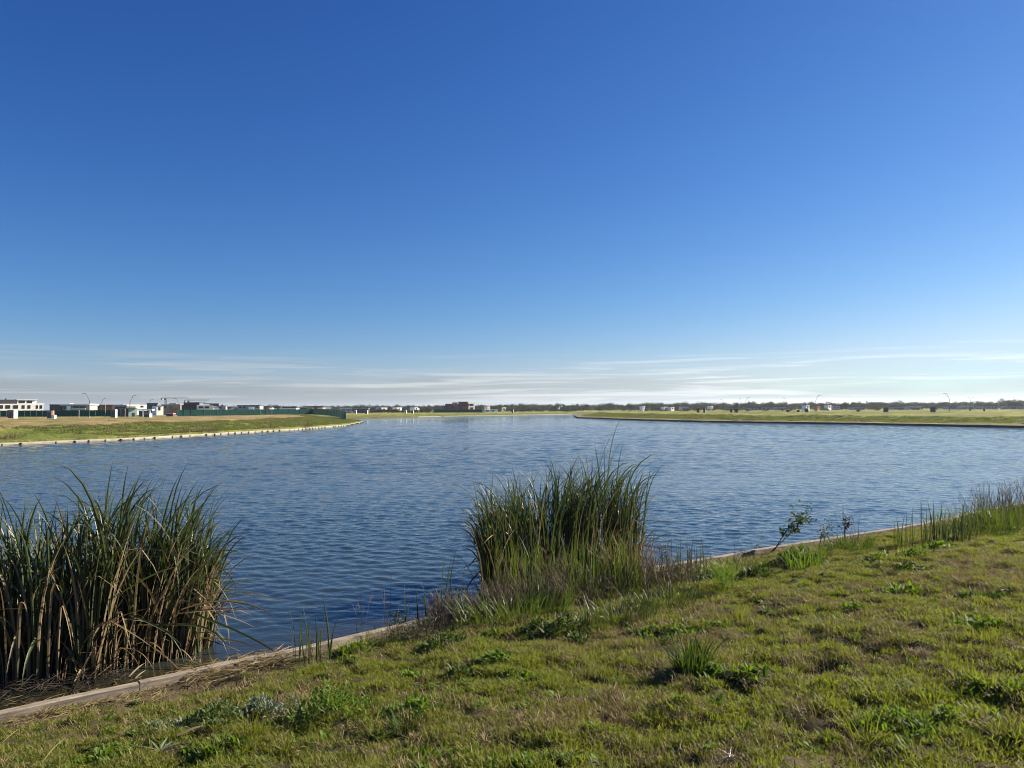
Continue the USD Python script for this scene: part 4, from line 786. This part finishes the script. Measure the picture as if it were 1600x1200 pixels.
def young_reeds(label, px, py, wpx, n, L, g, lean=0.12, name='reed_clump', deep=0.25, mat_=None, wid=0.020, dry=0.15, parts=60, az0=None, cat='reeds'):
    c = ground_at(px, py); D = c[1]; hw = wpx / 2 * D / FPX
    t = thing(name, label, cat, c)
    r = g.uniform(-1, 1, n); b = np.stack([r * hw, g.uniform(-deep, deep, n), np.zeros(n)], 1)
    b[:, 2] = near_z(b[:, 0] + c[0], b[:, 1] + c[1]) - c[2] - 0.04
    a = g.uniform(0, 6.28, n) if az0 is None else az0 + g.normal(0, 0.7, n)
    Ls = L * g.uniform(0.45, 1.05, n)
    k = max(1, int(n * (1 - dry)))
    for sl, m_, nm in ((slice(0, k), mat_ or reed_green, 'leaf'), (slice(k, n), reed_dry, 'dry_leaf')):
        idx = np.arange(n)[sl]
        for q in idx[:parts]:
            obj(nm, ribbons(b[q:q+1], a[q:q+1], abs(g.normal(0, lean)), Ls[q] * (1 if nm == 'leaf' else 0.55), wid * g.uniform(0.7, 1.2), g.uniform(0.05, 0.5), 6, g.uniform(-0.8, 0.8), power=2.2, fold=0.22), m_, t)
        if len(idx) > parts:
            q = idx[parts:]
            obj(nm + '_mass', ribbons(b[q], a[q], np.abs(g.normal(0, lean, len(q))), Ls[q] * (1 if nm == 'leaf' else 0.55), wid * g.uniform(0.7, 1.2, len(q)), g.uniform(0.05, 0.5, len(q)), 6, g.uniform(-0.8, 0.8, len(q)), power=2.2, fold=0.22), m_, t, kind='stuff')
    return t
young_reeds('sparse young reed clump at the timber edging right of the large reed bed', 488, 1032, 58, 26, 0.82, g)
young_reeds('slim reed blades leaning left at the edge, left of the brown brush', 664, 968, 60, 14, 0.75, g, lean=0.22)
young_reeds('tall reed clump with pale feet just left of the brown brush', 706, 962, 40, 18, 1.05, g, lean=0.13)
young_reeds('row of young light green reeds standing before the middle reed bed', 880, 935, 225, 420, 1.02, g, lean=0.13, wid=0.024, deep=0.5, parts=90, mat_=reed_light)
young_reeds('reed blades right behind the right end of the middle reed bed', 1012, 905, 50, 14, 0.7, g)
young_reeds('upright young reeds on the bank right of the middle reed bed', 1068, 908, 62, 44, 0.80, g, lean=0.10)
young_reeds('thin reed pair on the bank, left of the two right hand reed clumps', 1411, 856, 20, 18, 0.88, g, lean=0.06)
young_reeds('reed clump with one tall leaning blade, left of the bushy right hand clump', 1455, 848, 22, 22, 1.00, g, lean=0.10)
young_reeds('bushy reed clump leaning right near the right end of the edging', 1488, 850, 60, 70, 0.85, g, lean=0.25, az0=0.2)

# ------------------------------------------------------------------ grasses, weeds, brush
def tuft(label, px, py, L, n, spread, g, mat_=weed_dark, name='grass_clump', lean=0.7, W=0.008, cat='grass clump', group=None):
    c = ground_at(px, py)
    r = spread * np.sqrt(g.uniform(0, 1, n)); a = g.uniform(0, 6.28, n)
    b = np.stack([r * np.cos(a), r * np.sin(a), 0 * a], 1); b[:, 2] = near_z(b[:, 0] + c[0], b[:, 1] + c[1]) - c[2] - 0.02
    m = ribbons(b, a + g.normal(0, 0.8, n), g.uniform(0.02, lean, n), L * g.uniform(0.45, 1.1, n), W * g.uniform(0.7, 1.3, n), g.uniform(0.2, 1.1, n), 5, g.uniform(-0.7, 0.7, n), fold=0.2, g=g)
    t = thing(name, label, cat, c, group=group)
    obj('blades', m, mat_, t)
    return t
def rosette(label, px, py, r, n, g, mat_=weed_bright, name='broadleaf_weed', up=0.9, W=0.35, group=None, cat='weed', spread=0.5, hump=0.0):
    c = ground_at(px, py); n = int(n * 3.4); k = max(2, n // 11); hump = hump * 0.75
    t = thing(name, label, cat, c, group=group)
    cr = r * (spread + 0.35) * g.uniform(0, 1, k) ** 0.75; ca = g.uniform(0, 6.28, k)
    w = g.integers(0, k, n)
    b = np.stack([cr[w] * np.cos(ca[w]), cr[w] * np.sin(ca[w]), np.zeros(n)], 1); b[:, :2] += g.normal(0, 0.022 + 0.05 * r, (n, 2))
    b[:, 2] = near_z(b[:, 0] + c[0], b[:, 1] + c[1]) - c[2] - 0.01 + hump * np.clip(1 - np.hypot(b[:, 0], b[:, 1]) / r, 0, 1) * g.uniform(0.2, 1, n)
    L = min(r * 0.42, 0.036 + 0.0030 * c[1]) * g.uniform(0.45, 1.25, n) * np.where(g.uniform(0, 1, n) < 0.08, 1.6, 1.0)
    m = ribbons(b, g.uniform(0, 6.28, n), g.uniform(0.15, up + 0.3, n), L, L * W * 0.9 * g.uniform(0.7, 1.3, n), g.uniform(0.3, 1.1, n), 5, g.uniform(-0.6, 0.6, n), shape='leaf', fold=0.12, g=g)
    nb = min(n, 40) if c[1] < 9 else 0
    if nb:
        vv, ff = m; pv_ = 6 * 3; nf = len(ff) // 2; per = nf // n
        for i in range(nb):
            fi = np.vstack([ff[i * per:(i + 1) * per], ff[nf + i * per: nf + (i + 1) * per]]) - i * pv_
            obj('leaf', (vv[i * pv_:(i + 1) * pv_], fi), mat_, t)
        if n > nb:
            fi = np.vstack([ff[nb * per:nf], ff[nf + nb * per:]]) - nb * pv_
            obj('leaf_mass', (vv[nb * pv_:], fi), mat_, t, kind='stuff')
    else: obj('leaves', m, mat_, t)
    return t
def brush(label, px, py, wpx, h, n, g, mat_=stalk, name='dry_brush', twigs=5, lean=0.5, W=0.007, leafm=None, az0=None, cat='brush', deep=0.3):
    c = ground_at(px, py); hw = wpx / 2 * c[1] / FPX; t = thing(name, label, cat, c)
    b = np.stack([g.uniform(-hw, hw, n), g.uniform(-deep, deep, n), np.zeros(n)], 1); b[:, 2] = near_z(b[:, 0] + c[0], b[:, 1] + c[1]) - c[2] - 0.02
    az = g.uniform(0, 6.28, n) if az0 is None else az0 + g.normal(0, 0.5, n); ln = np.abs(g.normal(0, lean, n)) if az0 is None else lean + g.normal(0, 0.12, n)
    L = h * g.uniform(0.5, 1.1, n); dr = g.uniform(-0.1, 0.5, n)
    ms = [ribbons(b, az, ln, L, W * 1.4, dr, 5, g.uniform(-1, 1, n), shape='stem', fold=0, g=g)]
    u = g.uniform(0.25, 0.95, (n, twigs)); th = ln[:, None] + dr[:, None] * u ** 1.7 * 0.6
    p = b[:, None] + (L[:, None] * u)[..., None] * np.stack([np.sin(th) * np.cos(az)[:, None], np.sin(th) * np.sin(az)[:, None], np.cos(th)], -1)
    p = p.reshape(-1, 3); m = len(p)
    ms.append(ribbons(p, g.uniform(0, 6.28, m), g.uniform(0.2, 1.3, m), h * g.uniform(0.12, 0.35, m), W * 0.8, g.uniform(-0.3, 0.7, m), 3, g.uniform(-1, 1, m), shape='stem', fold=0, g=g))
    obj('stems', cat_mesh(ms), mat_, t)
    if leafm is not None:
        k = g.integers(0, m, leafm[1]); q = p[k] + g.normal(0, 0.03, (len(k), 3)); lw = leafm[2]
        obj('leaves', ribbons(q, g.uniform(0, 6.28, len(k)), g.uniform(0.3, 1.8, len(k)), lw * g.uniform(0.6, 1.3, len(k)), lw * leafm[3], g.uniform(0, 0.8, len(k)), 3, g.uniform(-1, 1, len(k)), shape='leaf', fold=0.1, g=g), leafm[0], t)
    return t
g = np.random.default_rng(51)
# shore plants, left to right
tuft('bright short grass clump under the sparse young reed clump', 492, 1052, 0.16, 130, 0.14, g, blade, W=0.006)
rosette('bright leafy weed right of the sparse young reed clump', 548, 1022, 0.30, 90, g, weed_bright, up=0.8, hump=0.16)
brush('few thin bare stems standing on the edging left of the leaning reed blades', 598, 992, 70, 0.72, 9, g, stalk, 'bare_weed', 3, 0.12, 0.007, cat='weed')
tuft('long grass fringe hiding the edging under the left half of the middle reed bed', 805, 960, 0.55, 420, 0.75, g, reed_light, W=0.013, lean=0.6)
tuft('long grass fringe hiding the edging under the right half of the middle reed bed', 930, 930, 0.50, 420, 0.8, g, reed_green, W=0.013, lean=0.6)
tuft('tan drooping dead reed leaves at the right foot of the middle reed bed', 985, 915, 0.95, 130, 0.32, g, reed_dry, 'dead_reed_clump', W=0.018, lean=0.35, cat='reeds')
tuft('olive grass fringe between the sparse young clump and the leaning reed blades', 575, 1012, 0.22, 200, 0.4, g, blade, W=0.008, lean=0.9)
tuft('long grass at the edging right of the middle reed bed', 1020, 912, 0.45, 300, 0.6, g, reed_green, W=0.013, lean=0.7)
tuft('olive grass fringe at the edging right of the feathery weed', 1150, 890, 0.32, 240, 0.7, g, reed_light, W=0.012, lean=0.8)
tuft('olive grass fringe at the edging right of the grey green weed', 1300, 866, 0.30, 220, 0.7, g, reed_light, W=0.012, lean=0.8)
brush('brown seed stems before the upright young reeds', 1050, 925, 90, 0.6, 60, g, stalk, 'dry_brush', 7, 0.3, 0.008)
brush('dark tangled brush at the foot of the leaning reed blades', 655, 996, 100, 0.36, 120, g, stalk_dark, 'dry_brush', 6, 0.6, 0.005, (weed_dark, 260, 0.05, 0.3))
brush('reddish brown feathery brush before the left end of the middle reed bed', 738, 968, 130, 0.46, 260, g, stalk, 'dry_brush', 8, 0.5, 0.007)
brush('tall brown grey brush mixed into the front of the middle reed bed', 830, 948, 140, 0.70, 110, g, stalk, 'dry_brush', 8, 0.22, 0.007)
brush('low brown brush under the right half of the middle reed bed', 925, 945, 90, 0.38, 70, g, stalk, 'dry_brush', 7, 0.5, 0.007)
rosette('dark bushy weed below the middle reed bed, left one of a pair', 838, 988, 0.34, 150, g, weed_dark, 'leafy_bush', hump=0.22)
rosette('dark bushy weed below the middle reed bed, right one of a pair', 884, 984, 0.34, 150, g, weed_dark, 'leafy_bush', hump=0.24)
rosette('dark green bushy weed under the brown feathery brush', 700, 1010, 0.36, 140, g, weed_dark, 'leafy_bush', hump=0.18)
rosette('pale leafed weed in front of the brown feathery brush', 762, 996, 0.20, 46, g, weed_bright, hump=0.12)
tuft('loose green grass clump below the right end of the middle reed bed', 965, 972, 0.38, 210, 0.5, g, reed_green, W=0.012, lean=0.5)
tuft('second green grass clump, below the upright young reeds', 1035, 945, 0.34, 180, 0.5, g, reed_green, W=0.012, lean=0.6)
brush('fine grey twiggy weeds between the middle reed bed and the upright young reeds', 1020, 915, 70, 0.62, 34, g, stalk, 'bare_weed', 9, 0.3, 0.007, cat='weed')
brush('feathery light green weed right of the upright young reeds', 1132, 920, 26, 0.42, 26, g, weed_bright, 'feathery_weed', 14, 0.18, 0.006, (weed_bright, 260, 0.035, 0.4), cat='weed')
rosette('dark weed patch at the edging between the feathery weed and the sapling', 1110, 905, 0.5, 150, g, weed_dark, 'leafy_bush', hump=0.14)
brush('bare crossed twigs before the edging left of the sapling', 1160, 880, 50, 0.55, 10, g, stalk_dark, 'bare_weed', 4, 0.7, 0.006, cat='weed')
rosette('large rounded weed bush below the sapling', 1240, 884, 0.62, 260, g, weed_dark, 'leafy_bush', hump=0.42)
tuft('bright grass tuft at the right side of the rounded weed bush', 1258, 888, 0.55, 90, 0.28, g, weed_bright, W=0.012, lean=0.5)
rosette('flat dark weed bush on the lawn left of the rounded bush', 1180, 898, 0.5, 130, g, weed_dark, 'leafy_bush', hump=0.16)
tuft('round grass hummock at the edging under the dark seed stalk', 1326, 858, 0.42, 200, 0.4, g, weed_dark, W=0.012, lean=0.8)
brush('leafless thin stems at the edging right of the dark seed stalk', 1346, 848, 60, 0.85, 9, g, stalk, 'bare_weed', 3, 0.12, 0.008, cat='weed')
tuft('low grass fringe along the edging left of the thin reed pair', 1385, 850, 0.25, 160, 0.7, g, blade, W=0.010)
tuft('grass clump at the foot of the bushy right hand reed clump', 1530, 838, 0.40, 240, 0.6, g, weed_dark, W=0.012, lean=0.9)
tuft('big bushy grass stand at the right edge of the picture', 1572, 824, 0.78, 460, 1.0, g, reed_light, W=0.012, lean=0.6)
tuft('grass stand left of the big bushy one at the right edge', 1520, 822, 0.62, 300, 0.9, g, reed_light, W=0.011, lean=0.7)
brush('grey seeding stems rising out of the big grass stand at the right edge', 1575, 818, 110, 0.95, 160, g, stalk, 'bare_weed', 6, 0.2, 0.009, cat='weed')
# the leaning sapling, seed stalk and thin weed
def sapling(label, px, py, tx, ty, g, m_leaf, stems, name, cat, leaf=0.05, nl=26, spread=0.10, r=0.011):
    c = ground_at(px, py); tip = at(tx, ty, c[1] + 0.4) - c; t = thing(name, label, cat, c); L = np.linalg.norm(tip)
    for s in range(stems):
        e = tip * g.uniform(0.72, 1.0) + g.normal(0, 0.07, 3) * L; o = np.array([g.normal(0, 0.05), g.normal(0, 0.05), -0.03])
        u = np.linspace(0, 1, 9)[:, None]; p = o + (e - o) * u + np.array([0, 0, 1.0]) * (0.10 * L * np.sin(u * np.pi) ** 2) * g.uniform(-0.5, 1)
        st = obj('stem', tube(p, np.linspace(r, r * 0.3, 9), 5), stalk_dark, t, smooth=True)
        twigs, lv = [], []
        for _ in range(9):
            k = g.uniform(0.35, 1.0); q = o + (e - o) * k; d = g.normal(0, 1, 3); d[2] = abs(d[2]); d /= np.linalg.norm(d); q2 = q + d * L * g.uniform(0.08, 0.2); twigs.append(tube([q, (q + q2) / 2 + g.normal(0, 0.01, 3), q2], [0.004, 0.003, 0.002], 4))
            m = nl // 9 + 1
            lv.append(q + (q2 - q) * g.uniform(0.2, 1.0, (m, 1)) + g.normal(0, spread * 0.2, (m, 3)))
        obj('twigs', cat_mesh(twigs), stalk_dark, t)
        lv = np.vstack(lv); m = len(lv)
        obj('leaves', ribbons(lv, g.uniform(0, 6.28, m), g.uniform(0.5, 2.0, m), leaf * g.uniform(0.6, 1.4, m), leaf * 0.42, g.uniform(0, 0.7, m), 4, g.uniform(-1, 1, m), shape='leaf', fold=0.1, g=g), m_leaf, t)
sapling('slender sapling leaning far to the right over the water', 1202, 866, 1268, 792, g, weed_dark, 3, 'sapling', 'sapling', 0.080, 80, 0.22)
sapling('short thin weed standing left of the leaning sapling', 1176, 866, 1184, 840, g, weed_dark, 1, 'tall_weed', 'weed', 0.05, 12, r=0.006)
sapling('grey green branching weed right of the leaning sapling', 1280, 856, 1296, 800, g, weed_grey, 2, 'tall_weed', 'weed', 0.06, 50, 0.3, r=0.008)
sapling('dark reddish seed stalk standing up at the edging', 1318, 850, 1327, 792, g, stalk_dark, 2, 'seed_stalk', 'weed', 0.035, 130, 0.05, r=0.008)
sapling('small sprig with few leaves at the far left end of the brown brush', 622, 985, 630, 935, g, weed_dark, 1, 'tall_weed', 'weed', 0.05, 14, r=0.005)
# lawn weeds
tuft('dark green tuft of long blades alone in the lawn, right of the centre', 1082, 1050, 0.38, 130, 0.13, g, weed_dark, W=0.015, lean=0.55)
rosette('bright small leaved weed at the foot of the dark lawn tuft', 1108, 1056, 0.26, 90, g, weed_bright, hump=0.08)
rosette('bright leafy weed patch below the second green grass clump', 1050, 990, 0.42, 130, g, weed_bright, hump=0.10)
rosette('dark leafed weed hump in the middle of the right lawn', 1397, 933, 0.42, 110, g, weed_bright, hump=0.12)
rosette('weed hump below the two right hand reed clumps', 1416, 892, 0.40, 90, g, weed_dark, hump=0.14)
rosette('weed hump right of the dark seed stalk on the lawn', 1366, 876, 0.40, 90, g, weed_dark, hump=0.12)
rosette('pale sprig weed in front of the thin reed pair', 1425, 868, 0.30, 60, g, weed_bright, hump=0.16)
rosette('leafy weed at the foot of the bushy right hand reed clump', 1468, 856, 0.34, 70, g, weed_bright, hump=0.16)
rosette('dark weed patch near the right edge, upper one', 1542, 934, 0.34, 80, g, weed_dark, hump=0.10)
rosette('bright weed patch near the right edge below the dark one', 1518, 976, 0.34, 100, g, weed_bright, hump=0.08)
tuft('bright grass sprout right under the weed patch near the right edge', 1538, 998, 0.16, 60, 0.12, g, blade, W=0.008)
tuft('upright light grass sprout on the lawn left of the right side', 1143, 972, 0.22, 70, 0.14, g, blade, W=0.009)
rosette('flat weed beside the upright light grass sprout', 1128, 980, 0.22, 50, g, weed_bright, hump=0.05)
rosette('small weed with a bright tip in the centre right lawn', 1330, 956, 0.22, 50, g, weed_bright, hump=0.10)
rosette('round dark weed tuft under the dark bushy pair', 902, 1000, 0.18, 70, g, weed_dark, hump=0.10)
rosette('bright weed hump casting a dark shadow, left of the centre lawn', 778, 1036, 0.30, 120, g, weed_bright, hump=0.16)
rosette('weed clump left of the bright weed hump', 720, 1056, 0.26, 80, g, weed_dark, hump=0.10)
rosette('low weed clump right of the bright weed hump', 818, 1062, 0.26, 90, g, weed_bright, hump=0.06)
rosette('weed clump with long shadow in the left lawn', 646, 1060, 0.24, 70, g, weed_bright, hump=0.10)
rosette('tall bright leafy weed casting the longest shadow on the left lawn', 515, 1112, 0.42, 260, g, weed_bright, hump=0.34, W=0.28, up=1.0)
rosette('silver grey jagged weed patch left of the tall bright weed', 415, 1112, 0.42, 230, g, weed_grey, 'silver_weed', W=0.20, hump=0.16)
rosette('dull green thistle patch left of the silver grey one', 345, 1122, 0.40, 210, g, weed_dark, 'thistle', W=0.22, hump=0.20)
rosette('greyish thistle with pointed leaves at the lower left', 258, 1142, 0.34, 130, g, weed_grey, 'thistle', W=0.18, hump=0.10)
tuft('yellow green grass tuft inside the shadow of the tall bright weed', 396, 1148, 0.20, 70, 0.08, g, blade, W=0.008, lean=0.5)
rosette('lush bright weed clump at the bottom edge left of the centre', 322, 1186, 0.34, 200, g, weed_bright, hump=0.08)
tuft('bright grass tuft at the bottom edge beside the lush weed clump', 352, 1190, 0.17, 160, 0.2, g, blade, W=0.008)
rosette('dark weed cluster at the bottom edge, left corner', 170, 1180, 0.30, 120, g, weed_bright, hump=0.05)
rosette('weed with upright stems in the lower middle lawn', 648, 1112, 0.26, 100, g, weed_bright, hump=0.14)
tuft('dark long bladed tuft under the upright stemmed weed', 636, 1142, 0.22, 60, 0.10, g, weed_dark, W=0.009)
rosette('lush weed patch at the bottom edge right of the tall bright weed', 690, 1192, 0.34, 170, g, weed_bright, hump=0.06)
rosette('weed patch at the bottom edge in the middle', 812, 1194, 0.26, 90, g, weed_bright, hump=0.04)
rosette('bright weed hump with dark shadow at the lower right', 1418, 1146, 0.34, 170, g, weed_bright, hump=0.14, W=0.25)
tuft('spreading long grass blades left of the lower right weed hump', 1352, 1162, 0.34, 40, 0.06, g, blade, W=0.007, lean=1.0)
rosette('bright weed streak right above the lower right hump', 1478, 1122, 0.30, 100, g, weed_bright, hump=0.08)
rosette('weed patch at the right edge beside the slanting shadow', 1560, 1086, 0.36, 140, g, weed_bright, hump=0.08)
tuft('few upright blades at the right edge of the lawn', 1546, 1078, 0.26, 26, 0.14, g, blade, W=0.008, lean=0.25)
tuft('tall grass sprout with yellow stem in the lower right lawn', 1456, 1108, 0.26, 16, 0.05, g, blade, W=0.008, lean=0.4)
rosette('small bright weed beside the dark tuft of long blades', 1160, 1052, 0.22, 60, g, weed_bright, hump=0.05)
# a carpet of nameless small weeds
gw = np.random.default_rng(61)
wp = []
for i in range(2):
    n_ = 9; r_ = 0.07
    b_ = np.stack([gw.normal(0, 0.02, 12), gw.normal(0, 0.02, 12), np.full(12, -0.004)], 1)
    wp.append(ribbons(b_, gw.uniform(0, 6.28, 12), gw.uniform(0.6, 1.35, 12), gw.uniform(0.03, 0.07, 12), gw.uniform(0.012, 0.024, 12), gw.uniform(0.2, 0.8, 12), 4, gw.uniform(-0.4, 0.4, 12), shape='leaf', fold=0.1, g=gw))
sel = gw.choice(len(P3), 14000, replace=False); lw_ = meshkit.fbm(P3[sel] * np.array([0.8, 0.8, 0]) + 21, 3, 5); sel = sel[(lw_ > 0.44) & (sq[sel] > 0.5)]
scatter('ground_cover', 'small flat leaves of weeds sprinkled through the near lawn', 'ground cover', wp, P3[sel], [weed_bright, weed_bright], gw.uniform(0.5, 1.3, (len(sel), 1)), gw)

# ------------------------------------------------------------------ litter along the edging
g = np.random.default_rng(71)
def litter(name, label, pts, n, L, W, g, mat_, lift=0.05, flat=1.35):
    u = g.uniform(0, 1, n); k = np.linspace(0, 1, len(pts)); px = np.interp(u, k, [p[0] for p in pts]); py = np.interp(u, k, [p[1] for p in pts]) + g.normal(0, pts[0][2], n)
    b = np.array([ground_at(a, c_) for a, c_ in zip(px, py)]); b[:, 2] += g.uniform(0, lift, n)
    m = ribbons(b, g.uniform(0, 6.28, n), g.uniform(flat, 1.62, n), L * g.uniform(0.3, 1.1, n), W * g.uniform(0.5, 1.3, n), g.uniform(-0.15, 0.25, n), 4, g.uniform(-1, 1, n), fold=0.1, g=g)
    return obj(name, m, mat_, label=label, cat='reed litter', kind='stuff')
litter('reed_litter', 'heap of broken dry reed straw lying behind the timber edging', [(285, 1062, 6), (340, 1052, 6), (400, 1042, 5), (452, 1034, 5)], 900, 0.24, 0.010, g, straw, 0.10)
litter('reed_litter', 'thin brown straw scattered on bare soil at the lower left corner', [(10, 1125, 9), (90, 1110, 9), (180, 1092, 10), (260, 1078, 8)], 1100, 0.16, 0.007, g, straw, 0.03)
litter('reed_litter', 'dark twiggy litter along the edging beneath the leaning reed blades', [(590, 1000, 6), (640, 992, 7), (690, 990, 7)], 260, 0.2, 0.006, g, stalk_dark, 0.08)
nn = 420; px = g.uniform(-40, 200, nn); py = np.interp(px, [-40, 0, 130, 200], [1096, 1088, 1064, 1052]) + g.normal(0, 9, nn)
b = np.array([onz(a, c_, 0.02) for a, c_ in zip(px, py)]); b[:, 2] += g.uniform(0, 0.08, nn)
obj('floating_litter', ribbons(b, g.uniform(0, 6.28, nn), g.uniform(1.2, 1.6, nn), g.uniform(0.1, 0.45, nn), 0.007, g.uniform(-0.1, 0.2, nn), 4, g.uniform(-1, 1, nn), fold=0.1, g=g), stalk_dark, label='dark raft of dead stems floating before the large reed bed', cat='reed litter', kind='stuff')
def dry_leaf_on(label, p0, p1, W, m_, g, z=None, bend=0.4, name='fallen_reed_leaf'):
    a = ground_at(*p0) if z is None else onz(*p0, z); c_ = ground_at(*p1) if z is None else onz(*p1, z); d = c_ - a; L = np.linalg.norm(d[:2]); az = math.atan2(d[1], d[0])
    a[2] += 0.03
    o = obj(name, ribbons(a[None], az, 1.25, L * 1.06, W, bend, 8, 0.5, fold=0.15, g=g), m_); tag(o, label, 'leaf'); return o
dry_leaf_on('long pale reed leaf lying on the water before the large reed bed', (150, 1062), (250, 1022), 0.018, reed_dry, g, z=0.0)
dry_leaf_on('bent pale reed leaf leaning against the timber edging', (202, 1062), (226, 1048), 0.022, reed_dry, g)
dry_leaf_on('second pale reed leaf leaning against the timber edging, lower one', (212, 1064), (228, 1056), 0.020, reed_dry, g)
dry_leaf_on('pair of long straw stems lying at the foot of the sparse reed clump', (404, 1046), (458, 1028), 0.020, reed_dry, g)
dry_leaf_on('curled dead leaf on the grass below the dull green thistle patch', (276, 1156), (318, 1142), 0.030, reed_dry, g)
dry_leaf_on('thin straw on the grass at the lower left corner', (66, 1198), (100, 1184), 0.008, reed_dry, g)
dry_leaf_on('thin straw left of the bare soil at the lower left', (4, 1166), (32, 1152), 0.008, reed_dry, g)
# dead white thistle star and bleached twig
c = ground_at(250, 1178); t = thing('dead_thistle', 'bleached dead thistle star lying flat at the bottom left', 'thistle', c)
for i in range(13):
    a = i * 6.28 / 13 + g.normal(0, 0.15); obj('leaf', ribbons(np.array([[0, 0, 0.02]]), a, 1.2, g.uniform(0.10, 0.22), 0.016, 0.35, 5, 0.2, shape='leaf', fold=0.2), weed_grey if i % 3 else reed_dry, t)
c = ground_at(1142, 1192); t = thing('dead_twig', 'white bleached forked twig at the bottom edge right of the middle', 'twig', c)
obj('stem', tube([(-0.05, 0, 0.01), (0, 0.02, 0.035), (0.05, 0.02, 0.02), (0.10, 0.0, 0.01)], [0.005, 0.006, 0.006, 0.003], 6), bone, t, smooth=True)
for e in ((-0.06, 0.05, 0.06), (0.02, 0.07, 0.05), (0.07, -0.05, 0.02), (-0.02, -0.04, 0.05)): obj('branch', tube([(0.0, 0.02, 0.033), (e[0] * 0.5, e[1] * 0.5 + 0.01, e[2] * 0.8), e], [0.004, 0.003, 0.0015], 5), bone, t, smooth=True)
# tussocks above the left retaining wall
g = np.random.default_rng(81)
for lab, px, py in [('grey weed tussock above the left retaining wall, first from the picture edge', 22, 688), ('grey weed tussock above the left retaining wall, second from the picture edge', 36, 687), ('dark weed tussock above the left retaining wall below the second pillar', 54, 686), ('tall weed tussock above the left retaining wall, right of the dark one', 73, 684),
                    ('pale dry weed tussock above the wall below the start of the long fence', 300, 677), ('pale dry weed tussock next to the one below the start of the long fence', 322, 676), ('pale dry weed tussock above the wall, right one of three below the long fence', 340, 675),
                    ('brown weed tussock on the bank below the middle of the long fence', 430, 670), ('brown weed tussock left of the fence end near the wall', 484, 666), ('dark tall weed tussock left of the fence end near the wall', 503, 664), ('dark weed tussock just before the fence end', 514, 663), ('orange brown weed tussock above the wall by the fence end', 487, 667)]:
    p = onz(px, py, 0.35); p[0] -= 0.9; p[2] = 0.38
    t = thing('weed_tussock', lab, 'weed', p); n = 90
    r = 0.8 * np.sqrt(g.uniform(0, 1, n)); a = g.uniform(0, 6.28, n)
    obj('blades', ribbons(np.stack([r * np.cos(a), r * 1.6 * np.sin(a), 0 * a - 0.1], 1), a, g.uniform(0, 0.6, n), g.uniform(0.4, 1.1, n), 0.04, g.uniform(0.1, 0.8, n), 4, g.uniform(-1, 1, n), fold=0, g=g), bank_dry if 'dark' not in lab else bank_green, t)
